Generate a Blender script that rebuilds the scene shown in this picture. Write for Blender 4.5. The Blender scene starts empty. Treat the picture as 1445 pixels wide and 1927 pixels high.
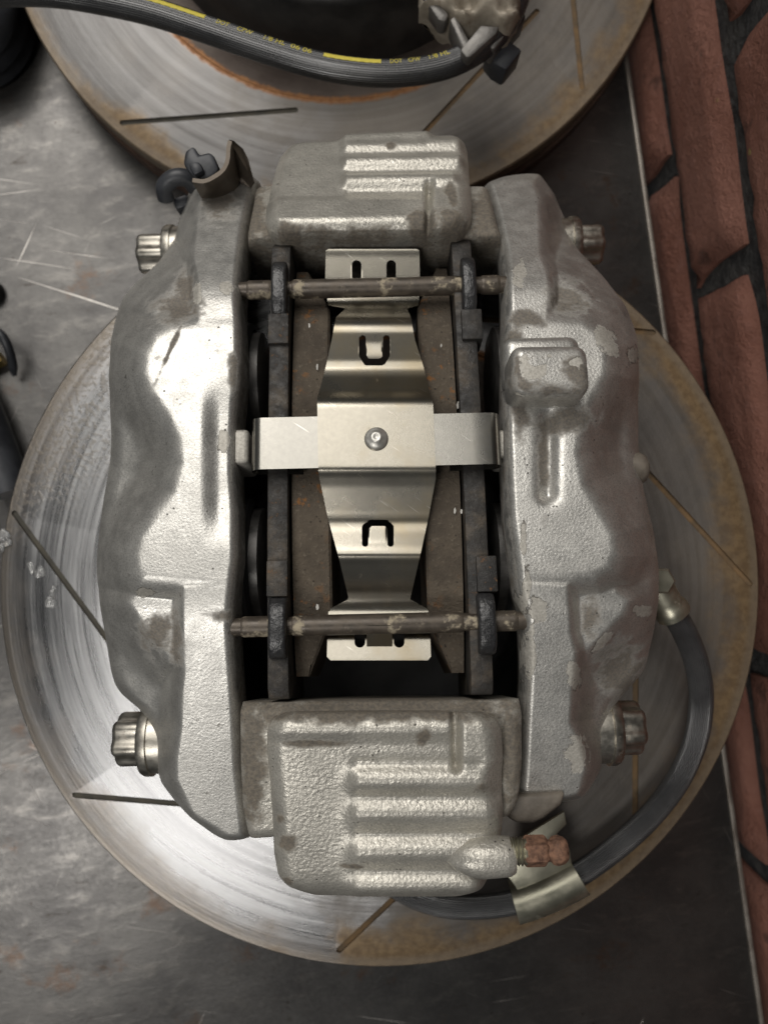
import bpy, bmesh, math, random
import numpy as np
from mathutils import Vector, Matrix, Euler
random.seed(7); rng = np.random.RandomState(11)
sc = bpy.context.scene
C = sc.collection
PI = math.pi
rad = math.radians

# ---------------------------------------------------------------- camera
CAMZ = 0.425                      # metres above the bench
F = 1447.0                        # focal length in photograph pixels
CX, CY = 722.5, 963.5
cam_d = bpy.data.cameras.new('camera'); cam = bpy.data.objects.new('camera', cam_d); C.objects.link(cam)
cam.location = (0, 0, CAMZ); cam.rotation_euler = (0, 0, 0)
cam_d.sensor_fit = 'HORIZONTAL'; cam_d.sensor_width = 36.0; cam_d.lens = 36.0*F/1445.0
cam_d.clip_start = 0.01; cam_d.clip_end = 50
cam_d.dof.use_dof = True; cam_d.dof.focus_distance = 0.258; cam_d.dof.aperture_fstop = 15.0
sc.camera = cam

# ---------------------------------------------------------------- world (dim indoor ambient) and workshop lamps, plus an added fill panel
world = bpy.data.worlds.new('World'); sc.world = world; world.use_nodes = True
bg = world.node_tree.nodes['Background']
bg.inputs[0].default_value = (0.95, 0.98, 1.0, 1); bg.inputs[1].default_value = 0.085

def area(name, loc, target, sx, sy, power, col):
    l = bpy.data.lights.new(name, 'AREA'); l.shape = 'RECTANGLE'; l.size = sx; l.size_y = sy
    l.energy = power; l.color = col
    o = bpy.data.objects.new(name, l); C.objects.link(o); o.location = loc
    d = Vector(target)-Vector(loc)
    o.rotation_euler = d.to_track_quat('-Z', 'Y').to_euler()
    return o
area('ceiling_lamp_front', (-0.42, -0.66, 1.35), (0, -0.05, 0.1), 0.30, 0.55, 5.6, (1.0, 0.97, 0.93))
area('ceiling_lamp_back', (-0.30, 0.75, 1.55), (0, 0.05, 0.1), 0.95, 0.85, 7.6, (1.0, 0.97, 0.92))
area('added_fill_panel', (-0.60, 1.75, 1.70), (0.0, 0.05, 0), 1.1, 0.9, 19.0, (1.0, 0.96, 0.91))  # added fill for ceiling bounce, brightens the upper ribbed block

vs = sc.view_settings
vs.view_transform = 'Standard'; vs.look = 'None'; vs.exposure = 0.0; vs.gamma = 1.0; vs.use_curve_mapping = False

# ---------------------------------------------------------------- coordinate helpers
def W(px, py, z):
    """photograph pixel + height above bench -> world point"""
    k = (CAMZ-z)/F
    return np.array([(px-CX)*k, (CY-py)*k, z])
TAU, PSI = rad(-12.0), rad(1.3)
OC = W(716, 862, 0.167)
RM = np.array((Matrix.Rotation(PSI, 3, 'Z') @ Matrix.Rotation(TAU, 3, 'X')))
CC = RM.T @ (np.array([0, 0, CAMZ])-OC)
CMAT = Matrix.Translation(Vector(OC)) @ Matrix(RM.tolist()).to_4x4()
def loc(px, py, w):
    """pixel + height in the tilted caliper frame -> caliper-frame point(s), metres"""
    px, py, w = np.broadcast_arrays(np.asarray(px, float), np.asarray(py, float), np.asarray(w, float))
    d = np.stack([(px-CX)/F, (CY-py)/F, -np.ones_like(px)], -1) @ RM
    t = (w-CC[2])/d[..., 2]
    return CC + d*t[..., None]
def proj(p):
    q = np.asarray(p) @ RM.T + OC
    k = F/(CAMZ-q[..., 2])
    return CX+q[..., 0]*k, CY-q[..., 1]*k
def base_w(v, u=0.0, z=0.0715):
    return (z-OC[2]-RM[2, 1]*v-RM[2, 0]*u)/RM[2, 2]

# ---------------------------------------------------------------- node material helper
class NT:
    def __init__(s, name):
        s.m = bpy.data.materials.new(name); s.m.use_nodes = True
        s.t = s.m.node_tree; s.n = s.t.nodes; s.b = s.n['Principled BSDF']
        s.tc = s.n.new('ShaderNodeTexCoord')
    def put(s, sock, v):
        if hasattr(v, 'is_linked') or isinstance(v, bpy.types.NodeSocket): s.t.links.new(v, sock)
        elif isinstance(v, (tuple, list)) and len(v) == 3 and sock.type == 'RGBA': sock.default_value = (*v, 1)
        else: sock.default_value = v
    def co(s): return s.tc.outputs['Object']
    def mapv(s, scale=(1, 1, 1), rot=(0, 0, 0), loc_=(0, 0, 0), vec=None):
        n = s.n.new('ShaderNodeMapping'); s.put(n.inputs[0], vec or s.co())
        n.inputs['Scale'].default_value = scale; n.inputs['Rotation'].default_value = rot; n.inputs['Location'].default_value = loc_
        return n.outputs[0]
    def noise(s, scale, detail=4, rough=.55, vec=None, dist=0.0):
        n = s.n.new('ShaderNodeTexNoise'); s.put(n.inputs['Vector'], vec or s.co())
        n.inputs['Scale'].default_value = scale; n.inputs['Detail'].default_value = detail
        n.inputs['Roughness'].default_value = rough; n.inputs['Distortion'].default_value = dist
        return n.outputs['Fac']
    def voro(s, scale, vec=None, feature='F1'):
        n = s.n.new('ShaderNodeTexVoronoi'); n.feature = feature; s.put(n.inputs['Vector'], vec or s.co())
        n.inputs['Scale'].default_value = scale
        return n.outputs['Distance']
    def math(s, op, a, b=0.0, clamp=False):
        n = s.n.new('ShaderNodeMath'); n.operation = op; n.use_clamp = clamp
        s.put(n.inputs[0], a); s.put(n.inputs[1], b); return n.outputs[0]
    def mr(s, v, a, b, c=0.0, d=1.0):
        n = s.n.new('ShaderNodeMapRange'); n.interpolation_type = 'SMOOTHSTEP'; s.put(n.inputs[0], v)
        for i, x in enumerate((a, b, c, d)): n.inputs[i+1].default_value = x
        return n.outputs[0]
    def mix(s, f, a, b):
        n = s.n.new('ShaderNodeMix'); n.data_type = 'RGBA'; s.put(n.inputs[0], f); s.put(n.inputs[6], a); s.put(n.inputs[7], b)
        return n.outputs[2]
    def mixf(s, f, a, b):
        n = s.n.new('ShaderNodeMix'); n.data_type = 'FLOAT'; s.put(n.inputs[0], f); s.put(n.inputs[2], a); s.put(n.inputs[3], b)
        return n.outputs[0]
    def bump(s, h, dist, strength=1.0, nrm=None):
        n = s.n.new('ShaderNodeBump'); s.put(n.inputs['Height'], h); n.inputs['Distance'].default_value = dist
        n.inputs['Strength'].default_value = strength
        if nrm is not None: s.put(n.inputs['Normal'], nrm)
        return n.outputs[0]
    def attr(s, name):
        n = s.n.new('ShaderNodeAttribute'); n.attribute_name = name; return n.outputs['Fac']
    def xyz(s, vec=None):
        n = s.n.new('ShaderNodeSeparateXYZ'); s.put(n.inputs[0], vec or s.co()); return n.outputs
    def comb(s, x=0.0, y=0.0, z=0.0):
        n = s.n.new('ShaderNodeCombineXYZ')
        for i, v in enumerate((x, y, z)): s.put(n.inputs[i], v)
        return n.outputs[0]
    def out(s, col=None, rough=None, metal=None, nrm=None, **kw):
        for k, v in (('Base Color', col), ('Roughness', rough), ('Metallic', metal), ('Normal', nrm)):
            if v is not None: s.put(s.b.inputs[k], v)
        for k, v in kw.items(): s.put(s.b.inputs[k.replace('_', ' ')], v)
        return s.m

def paint_mat(name, base, cast=0.00012, cscale=520, grime_shade_gain=1.0, rough=0.40, metal=0.78):
    t = NT(name)
    n1 = t.noise(55, 6); n2 = t.noise(1700, 3); n3 = t.noise(cscale, 3, .5); n4 = t.noise(160, 6, .62)
    c = t.mix(t.mr(n1, .3, .7), tuple(x*.86 for x in base), tuple(min(1, x*1.1) for x in base))
    c = t.mix(t.mr(n2, .40, .70, 0, .55), c, tuple(x*.50 for x in base))
    # grime attribute is collected dirt plus shade painted low on the lug; its edges are broken by noise
    g = t.math('MULTIPLY', t.attr('grime_shade'), grime_shade_gain)
    g = t.math('ADD', g, t.mr(n4, .3, .7, -.30, .30))
    g2 = t.mr(g, .28, .95)
    c = t.mix(t.math('MULTIPLY', g2, .80), c, t.mix(t.mr(n3, .35, .65), (.060, .046, .032), (.135, .105, .072)))
    # paint chips showing bare aluminium
    ch = t.math('ADD', t.attr('chip'), t.mr(t.noise(260, 5, .6), .25, .75, -.28, .28))
    cm = t.mr(ch, .30, .36)
    edge = t.math('MULTIPLY', t.mr(ch, .22, .30), t.mr(ch, .40, .33))
    c = t.mix(cm, c, t.mix(t.mr(n3, .3, .7), (.42, .40, .355), (.56, .535, .48)))
    c = t.mix(t.math('MULTIPLY', t.math('MULTIPLY', edge, .75), t.mr(n1, .45, .6)), c, (.10, .085, .07))
    # pepper specks of dirt
    vo = t.voro(330); sp = t.math('MULTIPLY', t.mr(vo, .13, .08), t.mr(t.noise(70, 3), .48, .60))
    c = t.mix(t.math('MULTIPLY', sp, .8), c, (.05, .045, .04))
    h = t.math('ADD', t.math('MULTIPLY', n3, 1.0), t.math('MULTIPLY', n2, .22))
    h = t.math('SUBTRACT', h, t.math('MULTIPLY', cm, .9))
    h = t.math('SUBTRACT', h, t.math('MULTIPLY', sp, .8))
    nb = t.bump(h, cast, 1.0)
    r = t.mixf(g2, t.mr(n4, .2, .8, rough-.07, rough+.10), .8)
    m = t.mixf(g2, t.mixf(cm, metal, .45), .05)
    r = t.mixf(cm, r, .58)
    return t.out(c, r, m, nb)

def metal_mat(name, a, b, rough=.3, metal=1.0, scale=200, bump=.00003, bscale=900, rust=None, rust_lo=.5, rust_hi=.7, rscale=120):
    t = NT(name)
    n = t.noise(scale, 6, .6); n2 = t.noise(bscale, 3)
    c = t.mix(t.mr(n, .3, .7), a, b)
    r = t.mr(n, .2, .8, rough*.75, rough*1.3); m = metal
    if rust is not None:
        k = t.mr(t.noise(rscale, 7, .65), rust_lo, rust_hi)
        c = t.mix(k, c, rust); r = t.mixf(k, r, .85); m = t.mixf(k, metal, .05)
    return t.out(c, r, m, t.bump(n2, bump))

def plain_mat(name, a, b, rough=.6, scale=150, bump=.0001, bscale=500, spec=.5):
    t = NT(name); n = t.noise(scale, 6, .6)
    return t.out(t.mix(t.mr(n, .3, .7), a, b), t.mr(n, .2, .8, rough*.85, min(1, rough*1.15)), 0.0,
                 t.bump(t.noise(bscale, 4), bump), Specular_IOR_Level=spec)

M = {}
M['paint'] = paint_mat('silver_caliper_paint', (.655, .64, .60), .00011, 1200, 1.3, .42, .80)
M['paint_right'] = M['paint']
M['cast'] = paint_mat('silver_paint_on_rough_casting', (.57, .545, .485), .00026, 800, 1.4, .38, .55)
M['dirty'] = plain_mat('grimy_cast_metal', (.11, .094, .076), (.19, .165, .135), .6, 120, .0002, 500)
def sheet_mat(name, base, tint, rough):
    t = NT(name)
    n = t.noise(28, 5, .6); f = t.noise(2600, 2, .5); g = t.noise(700, 4, .6)
    c = t.mix(t.mr(g, .3, .7, 0, .5), base, tuple(x*.86 for x in base))
    c = t.mix(t.mr(n, .48, .72, 0, .8), c, tint)
    v = t.mapv((40, 900, 40), (0, 0, 0), (0, 0, 0), t.mapv((1, 1, 1), (0, 0, rad(35))))
    sc_ = t.math('MULTIPLY', t.mr(t.noise(1.5, 2, .5, v), .66, .72), t.mr(t.noise(60, 3), .45, .6))
    c = t.mix(t.math('MULTIPLY', sc_, .4), c, (.75, .72, .66))
    dd = t.mr(t.noise(110, 7, .7), .64, .76); c = t.mix(t.math('MULTIPLY', dd, .5), c, (.16, .12, .08))
    r = t.math('ADD', t.mr(n, .3, .7, rough-.03, rough+.05), t.math('MULTIPLY', dd, .25))
    return t.out(c, r, t.mixf(t.math('MULTIPLY', dd, .5), 1.0, .3), t.bump(f, .000016))
M['spring'] = sheet_mat('nickel_spring_sheet', (.285, .266, .225), (.27, .225, .15), .26)
M['strap'] = sheet_mat('nickel_strap_sheet', (.27, .26, .235), (.26, .225, .165), .27)
M['bolt'] = metal_mat('plated_bolt_steel', (.40, .375, .325), (.52, .49, .43), .36, 1.0, 300, .00003, 900, (.16, .10, .06), .58, .75, 160)
M['rivet'] = metal_mat('bright_rivet_steel', (.62, .60, .55), (.74, .72, .67), .42, .75, 500, .00008, 900)
M['pin'] = metal_mat('dirty_pin_steel', (.075, .062, .050), (.12, .098, .076), .42, .4, 260, .00005, 700, (.42, .36, .26), .53, .66, 170)
M['rust'] = metal_mat('rusty_bleeder_steel', (.085, .042, .028), (.30, .165, .105), .75, .15, 420, .00035, 700)
M['zinc'] = metal_mat('zinc_plated_sheet', (.33, .32, .25), (.46, .44, .35), .36, .9, 90, .00004, 500, (.10, .09, .07), .60, .78, 130)
M['grey_steel'] = metal_mat('dull_grey_steel', (.34, .33, .31), (.46, .45, .43), .42, .8, 120, .00006, 600, (.12, .09, .07), .58, .75, 120)
M['plate'] = plain_mat('black_coated_pad_steel', (.020, .018, .016), (.062, .050, .038), .55, 90, .00015, 600)
def plate_mat():
    t = NT('dusty_black_pad_steel')
    n = t.noise(75, 8, .68); n2 = t.noise(420, 5, .65)
    c = t.mix(t.mr(n, .35, .65), (.018, .017, .016), (.040, .034, .028))
    c = t.mix(t.mr(n, .50, .68, 0, .8), c, (.095, .075, .054))
    c = t.mix(t.math('MULTIPLY', t.mr(n2, .58, .70), t.mr(t.noise(45, 3), .5, .62)), c, (.17, .085, .035))
    return t.out(c, t.mr(n2, .3, .7, .42, .75), 0.0, t.bump(t.math('ADD', n, n2), .0004))
M['plate'] = plate_mat(); M['clip'] = M['plate']
M['ear'] = plain_mat('glossy_black_rubber_coating', (.018, .018, .019), (.034, .034, .035), .30, 300, .00035, 650, .6)
M['black_plastic'] = plain_mat('black_plastic', (.022, .024, .028), (.045, .048, .055), .42, 80, .0001, 300)
M['dark_cast'] = plain_mat('dark_bracket_steel', (.035, .030, .025), (.07, .06, .05), .55, 80, .0001, 300)
M['brown_steel'] = metal_mat('brown_stained_steel', (.085, .07, .055), (.15, .125, .10), .45, .6, 120, .0001, 500)
M['strut'] = metal_mat('dull_bracket_steel', (.15, .143, .135), (.24, .23, .215), .45, .6, 160, .0002, 500)
M['piston'] = metal_mat('dark_piston_steel', (.06, .058, .055), (.10, .095, .09), .4, .6)
M['seal'] = plain_mat('black_piston_boot', (.012, .012, .012), (.02, .02, .02), .55)
M['yellow'] = plain_mat('yellow_ink', (.62, .52, .06), (.78, .66, .12), .6, 900, .00002, 900)
M['brass'] = metal_mat('brass', (.60, .42, .16), (.75, .56, .24), .3)
M['lump'] = metal_mat('corroded_aluminium', (.27, .235, .185), (.42, .37, .30), .55, .35, 120, .0006, 160, (.16, .12, .08), .55, .75, 100)
M['flake'] = plain_mat('white_paint_flake', (.6, .58, .53), (.75, .73, .68), .6)
def friction_mat():
    t = NT('dusty_friction_material')
    n = t.noise(90, 7, .65); n2 = t.noise(700, 5, .6)
    c = t.mix(t.mr(n, .3, .7), (.075, .061, .047), (.125, .101, .075))
    c = t.mix(t.mr(n2, .55, .75, 0, .7), c, (.20, .17, .13))
    k = t.math('MULTIPLY', t.mr(t.noise(260, 6, .65), .54, .66), t.mr(t.noise(35, 3), .48, .60))
    c = t.mix(k, c, (.25, .115, .04))
    c = t.mix(t.math('MULTIPLY', t.mr(t.voro(420), .22, .10), t.mr(n, .4, .6)), c, (.045, .036, .028))
    return t.out(c, .85, 0.0, t.bump(t.math('ADD', n2, t.math('MULTIPLY', t.noise(1500, 3), .5)), .0006), Specular_IOR_Level=.3)
M['friction'] = friction_mat()
def rubber_mat(nm, k, rd):
    t = NT(nm)
    n = t.noise(60, 5); rb = t.attr('around')
    h = t.math('SINE', t.math('MULTIPLY', rb, 2*PI*40))
    c = t.mix(t.mr(n, .3, .7), (.022*k, .0225*k, .0235*k), (.040*k, .0405*k, .0415*k))
    return t.out(c, t.mr(n, .2, .8, .18, .28), 0.0, t.bump(h, rd), Specular_IOR_Level=.9)
M['hose'] = rubber_mat('ribbed_grey_black_hose_rubber', 1.6, .00013)
M['hose_black'] = rubber_mat('smooth_black_hose_rubber', .8, .00006)
def rotor_mat(name, film_dir, film_lo, film_hi, rim_r, spots=0.0, film_min=0.0):
    t = NT(name)
    x, y, z = t.xyz()[0], t.xyz()[1], t.xyz()[2]
    r = t.math('SQRT', t.math('ADD', t.math('MULTIPLY', x, x), t.math('MULTIPLY', y, y)))
    th = t.math('ARCTAN2', y, x)
    cs, sn = t.math('COSINE', th), t.math('SINE', th)
    rv = t.comb(t.math('MULTIPLY', r, 900.0), t.math('MULTIPLY', cs, 1.6), t.math('MULTIPLY', sn, 1.6))
    g1 = t.noise(1.0, 5, .7, rv)
    rv2 = t.comb(t.math('MULTIPLY', r, 260.0), t.math('MULTIPLY', cs, .9), t.math('ADD', t.math('MULTIPLY', sn, .9), 3.0))
    g2 = t.noise(1.0, 4, .6, rv2)
    c = t.mix(t.mr(g2, .3, .7), (.17, .17, .172), (.37, .37, .372))
    n = t.noise(22, 7, .62); nf = t.noise(240, 6, .65)
    # oxidation film, heavier on one side of the disc
    side = t.math('ADD', t.math('MULTIPLY', x, film_dir[0]), t.math('MULTIPLY', y, film_dir[1]))
    film = t.mr(t.math('ADD', side, t.mr(n, .2, .8, -.05, .05)), film_lo, film_hi, film_min, 1.0)
    c = t.mix(t.math('MULTIPLY', film, .82), c, t.mix(t.mr(n, .35, .65), (.090, .078, .066), (.150, .128, .102)))
    # tan rust creeping in from the rim
    rim = t.math('ADD', r, t.mr(n, .25, .75, -.010, .010))
    rimk = t.math('MULTIPLY', t.mr(rim, rim_r-.010, rim_r+.006), t.mr(film, .0, .6, .25, 1.0))
    c = t.mix(t.math('MULTIPLY', rimk, .8), c, t.mix(t.mr(nf, .35, .65), (.17, .105, .045), (.27, .18, .085)))
    lip = t.mr(t.math('ADD', r, t.mr(nf, .2, .8, -.001, .001)), .1685, .1725)
    c = t.mix(t.math('MULTIPLY', lip, .5), c, (.20, .17, .135))
    inner = t.mr(t.math('ADD', r, t.mr(nf, .2, .8, -.0010, .0010)), .1200, .1175)
    c = t.mix(inner, c, t.mix(t.mr(nf, .35, .65), (.22, .095, .035), (.32, .155, .06)))
    inn2 = t.mr(t.math('ADD', r, t.mr(nf, .2, .8, -.0010, .0010)), .1160, .1140)
    c = t.mix(inn2, c, t.mix(t.mr(n, .35, .65), (.075, .055, .045), (.13, .105, .088)))
    film2 = t.math('MAXIMUM', t.math('MAXIMUM', film, rimk), inner)
    if spots:
        pk = t.math('MULTIPLY', t.mr(t.noise(420, 4, .6), .46, .60), t.mr(t.math('SUBTRACT', t.math('ADD', y, t.mr(n, .2, .8, -.02, .02)), t.math('MULTIPLY', x, 1.2)), .195, .235))
        c = t.mix(t.math('MULTIPLY', pk, .45), c, (.20, .17, .13))
        film2 = t.math('MAXIMUM', film2, t.math('MULTIPLY', pk, .55))
    rough = t.mixf(film2, t.mr(g2, .3, .7, .23, .33), .55)
    met = t.mixf(film2, 1.0, .45)
    hgt = t.math('ADD', t.math('MULTIPLY', g1, 1.0), t.math('MULTIPLY', t.math('MULTIPLY', nf, film2), 3.0))
    tg = t.n.new('ShaderNodeTangent'); tg.direction_type = 'RADIAL'; tg.axis = 'Z'
    return t.out(c, rough, met, t.bump(hgt, .00006), Anisotropic=t.mixf(film2, .86, .3), Tangent=tg.outputs[0])
M['rotor_low'] = rotor_mat('worn_rotor_steel', (1, -.25), -.02, .075, .163, 1.0)
M['rotor_up'] = rotor_mat('worn_rotor_steel_upper', (1, -.05), -.075, .04, .168, 0.0, .55)
M['rotor_side'] = metal_mat('rusty_rotor_edge', (.055, .035, .026), (.11, .065, .045), .75, .1, 120, .0002, 500)
M['groove'] = plain_mat('rusty_slot_bottom', (.10, .07, .04), (.20, .125, .06), .85, 120, .0001, 500)
M['groove_dark'] = plain_mat('dirty_slot_bottom', (.05, .046, .038), (.10, .09, .07), .85, 120, .0001, 500)
M['hat'] = plain_mat('black_painted_hat', (.018, .018, .018), (.042, .040, .037), .38, 60, .0001, 300)
def bench_mat():
    t = NT('stained_steel_sheet')
    n1 = t.noise(24, 8, .66, dist=.2); n2 = t.noise(85, 9, .70, t.mapv((.55, 1.25, 1), (0, 0, 0), (0, 0, 0), t.mapv((1, 1, 1), (0, 0, rad(-12)))), dist=.3); n3 = t.noise(420, 5, .65)
    c = t.mix(t.mr(n1, .3, .7), (.085, .082, .080), (.135, .130, .124))
    c = t.mix(t.mr(n2, .50, .70, 0, .55), c, (.20, .189, .174))
    c = t.mix(t.mr(n2, .40, .28, 0, .75), c, (.050, .042, .036))
    k = t.mr(t.noise(26, 7, .7), .58, .70); c = t.mix(t.math('MULTIPLY', k, .7), c, (.12, .075, .05))
    sm = None
    for i, a in enumerate((8, 18, 62, -25, -9, 115)):
        v = t.mapv((4.0, 300, 4), (0, 0, 0), (i*.37, i*1.3, 0), t.mapv((1, 1, 1), (0, 0, rad(a))))
        s_ = t.math('MULTIPLY', t.mr(t.noise(1.6, 2, .5, v), .69, .72), t.mr(t.noise(12+2*i, 3), .52, .66))
        sm = s_ if sm is None else t.math('MAXIMUM', sm, s_)
    c = t.mix(t.math('MULTIPLY', sm, .75), c, (.58, .55, .51))
    sp = t.mr(t.voro(95), .085, .05); sp = t.math('MULTIPLY', sp, t.mr(t.noise(30, 3), .52, .6))
    c = t.mix(t.math('MULTIPLY', sp, .8), c, (.05, .04, .035))
    r = t.math('ADD', t.mr(n2, .3, .7, .40, .32), t.mr(n3, .2, .8, -.05, .05))
    h = t.math('SUBTRACT', t.math('ADD', n2, t.math('MULTIPLY', n3, .3)), t.math('MULTIPLY', sm, .4))
    return t.out(c, r, .80, t.bump(h, .00016))
M['bench'] = bench_mat()
M['edge'] = metal_mat('worn_bench_edge', (.24, .21, .18), (.38, .35, .31), .45, .7, 60, .0001, 300)
def brick_mat():
    t = NT('red_painted_brick')
    n1 = t.noise(14, 8, .65); n2 = t.noise(130, 7, .7); n3 = t.noise(40, 5)
    oi = t.n.new('ShaderNodeObjectInfo').outputs['Random']
    c = t.mix(t.mr(n1, .3, .7), (.215, .088, .060), (.315, .148, .108))
    c = t.mix(t.mr(n2, .50, .72, 0, .6), c, (.30, .15, .12))
    c = t.mix(t.mr(n3, .38, .30, 0, .7), c, (.08, .04, .032))
    sp = t.math('MULTIPLY', t.mr(t.voro(60), .11, .07), t.mr(t.noise(25, 2), .55, .6)); c = t.mix(sp, c, (.36, .25, .10))
    return t.out(c, t.mr(n2, .3, .7, .55, .8), 0.0, t.bump(t.math('ADD', t.math('ADD', n2, n3), t.math('MULTIPLY', t.noise(420, 5, .7), .5)), .0026), Specular_IOR_Level=.4)
M['brick'] = brick_mat()
M['mortar'] = plain_mat('dark_mortar', (.022, .023, .025), (.075, .073, .070), .85, 120, .0022, 260)
def gel_mat():
    t = NT('clear_sealant'); return t.out((.93, .93, .92), .06, 0.0, None, Transmission_Weight=.85, IOR=1.42)
M['gel'] = gel_mat()

# ---------------------------------------------------------------- object helpers
def link(o, parent=None):
    C.objects.link(o)
    if parent is not None: o.parent = parent
    return o
def tag(o, label=None, cat=None, group=None, kind=None):
    for k, v in (('label', label), ('category', cat), ('group', group), ('kind', kind)):
        if v: o[k] = v
    return o
def thing(name, label, cat, mat4=None, group=None):
    o = bpy.data.objects.new(name, None); link(o); o.empty_display_size = .01
    if mat4 is not None: o.matrix_world = mat4
    return tag(o, label, cat, group)
def mk(name, V, Fc, mat, parent=None, smooth=True, sharp=38, attrs=None, mats=None, fmat=None):
    me = bpy.data.meshes.new(name)
    me.from_pydata([tuple(map(float, v)) for v in V], [], [tuple(map(int, f)) for f in Fc])
    me.update()
    bm = bmesh.new(); bm.from_mesh(me); bmesh.ops.recalc_face_normals(bm, faces=bm.faces); bm.to_mesh(me); bm.free()
    me.materials.append(M[mat] if isinstance(mat, str) else mat)
    for m_ in (mats or []): me.materials.append(M[m_])
    if fmat is not None:
        me.polygons.foreach_set('material_index', np.asarray(fmat, np.int32))
    if smooth:
        me.shade_smooth()
        if sharp: me.set_sharp_from_angle(angle=rad(sharp))
    for k, v in (attrs or {}).items():
        a = me.attributes.new(k, 'FLOAT', 'POINT'); a.data.foreach_set('value', np.asarray(v, np.float32))
    return link(bpy.data.objects.new(name, me), parent)
def bm_obj(name, bm, mat, parent=None, sharp=38, smooth=True):
    me = bpy.data.meshes.new(name); bmesh.ops.recalc_face_normals(bm, faces=bm.faces); bm.to_mesh(me); bm.free()
    me.materials.append(M[mat])
    if smooth:
        me.shade_smooth(); me.set_sharp_from_angle(angle=rad(sharp))
    return link(bpy.data.objects.new(name, me), parent)
def prism(poly, h0, h1, axis='z', bevel=0.0, seg=2):
    """extrude a 2-D polygon; axis z: (x,y); axis x: polygon is (y,z) extruded along x; axis y: (x,z)"""
    bm = bmesh.new()
    def P(a, b, h): return {'z': (a, b, h), 'x': (h, a, b), 'y': (a, h, b)}[axis]
    lo = [bm.verts.new(P(a, b, h0)) for a, b in poly]; hi = [bm.verts.new(P(a, b, h1)) for a, b in poly]
    n = len(poly)
    bm.faces.new(lo[::-1]); bm.faces.new(hi)
    for i in range(n): bm.faces.new((lo[i], lo[(i+1) % n], hi[(i+1) % n], hi[i]))
    bmesh.ops.recalc_face_normals(bm, faces=bm.faces)
    if bevel:
        ed = [e for e in bm.edges if len(e.link_faces) == 2 and e.calc_face_angle(0) > rad(30)]
        bmesh.ops.bevel(bm, geom=ed, offset=bevel, segments=seg, profile=.5, affect='EDGES', clamp_overlap=True)
    return bm
def boxbm(a, b, bevel=0.0, seg=2):
    (x0, y0, z0), (x1, y1, z1) = a, b
    return prism([(x0, y0), (x1, y0), (x1, y1), (x0, y1)], z0, z1, 'z', bevel, seg)
def smooth_path(P, n):
    """Catmull-Rom through control points, resampled evenly"""
    P = np.asarray(P, float); Q = np.vstack([2*P[0]-P[1], P, 2*P[-1]-P[-2]]); out = []
    for i in range(1, len(Q)-2):
        t = np.linspace(0, 1, 24, endpoint=False)[:, None]
        a, b, c, d = Q[i-1], Q[i], Q[i+1], Q[i+2]
        out.append(.5*((2*b)+(-a+c)*t+(2*a-5*b+4*c-d)*t**2+(-a+3*b-3*c+d)*t**3))
    S = np.vstack(out+[P[-1:]])
    L = np.r_[0, np.cumsum(np.linalg.norm(np.diff(S, axis=0), axis=1))]
    q = np.linspace(0, L[-1], n)
    return np.stack([np.interp(q, L, S[:, k]) for k in range(3)], 1)
def frames(S):
    T = np.gradient(S, axis=0); T /= np.linalg.norm(T, axis=1)[:, None]
    up = np.array([0, 0, 1.]); B = np.cross(T, up); B /= np.linalg.norm(B, axis=1)[:, None]+1e-9
    N = np.cross(B, T); return T, B, N
def tube(S, r, nr=28):
    T, B, N = frames(S); n = len(S); r = np.broadcast_to(r, (n,))
    V, A, Fc = [], [], []
    for j in range(nr+1):
        a = 2*PI*j/nr
        V.append(S+(B*math.cos(a)+N*math.sin(a))*r[:, None]); A.append(np.full(n, j/nr))
    V = np.stack(V, 1).reshape(-1, 3); A = np.stack(A, 1).reshape(-1)
    for i in range(n-1):
        for j in range(nr):
            a = i*(nr+1)+j; Fc.append((a, a+1, a+nr+2, a+nr+1))
    Fc.append(list(range(nr))[::-1]); Fc.append([(n-1)*(nr+1)+j for j in range(nr)])
    return V, Fc, A
def lathe(prof, n=64, axis='z'):
    """prof: list of (r, h); closed revolution"""
    V, Fc = [], []
    for r, h in prof:
        for j in range(n):
            a = 2*PI*j/n; x, y = r*math.cos(a), r*math.sin(a)
            V.append({'z': (x, y, h), 'x': (h, x, y), 'y': (x, h, y)}[axis])
    for i in range(len(prof)-1):
        for j in range(n):
            k = (j+1) % n; Fc.append((i*n+j, i*n+k, (i+1)*n+k, (i+1)*n+j))
    Fc.append(list(range(n))[::-1]); Fc.append([(len(prof)-1)*n+j for j in range(n)])
    return np.array(V), Fc
def psdf(poly, X, Y):
    """signed distance to polygon in pixels, positive inside"""
    P = np.asarray(poly, float); d = np.full(X.shape, 1e9); ins = np.zeros(X.shape, bool)
    for i in range(len(P)):
        a, b = P[i], P[(i+1) % len(P)]; e = b-a
        t = np.clip(((X-a[0])*e[0]+(Y-a[1])*e[1])/(e@e+1e-9), 0, 1)
        d = np.minimum(d, np.hypot(X-a[0]-t*e[0], Y-a[1]-t*e[1]))
        c = ((a[1] > Y) != (b[1] > Y)); 
        with np.errstate(divide='ignore', invalid='ignore'):
            xx = a[0]+(Y-a[1])/(b[1]-a[1] if b[1] != a[1] else 1e-9)*e[0]
        ins ^= c & (X < xx)
    return np.where(ins, d, -d)
def seg_d(X, Y, x0, y0, x1, y1):
    e = np.array([x1-x0, y1-y0], float); t = np.clip(((X-x0)*e[0]+(Y-y0)*e[1])/(e@e+1e-9), 0, 1)
    return np.hypot(X-x0-t*e[0], Y-y0-t*e[1])
def sstep(x, a, b):
    t = np.clip((x-a)/(b-a), 0, 1); return t*t*(3-2*t)
def smax(a, b, k): return .5*(a+b+np.sqrt((a-b)**2+k*k))
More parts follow.
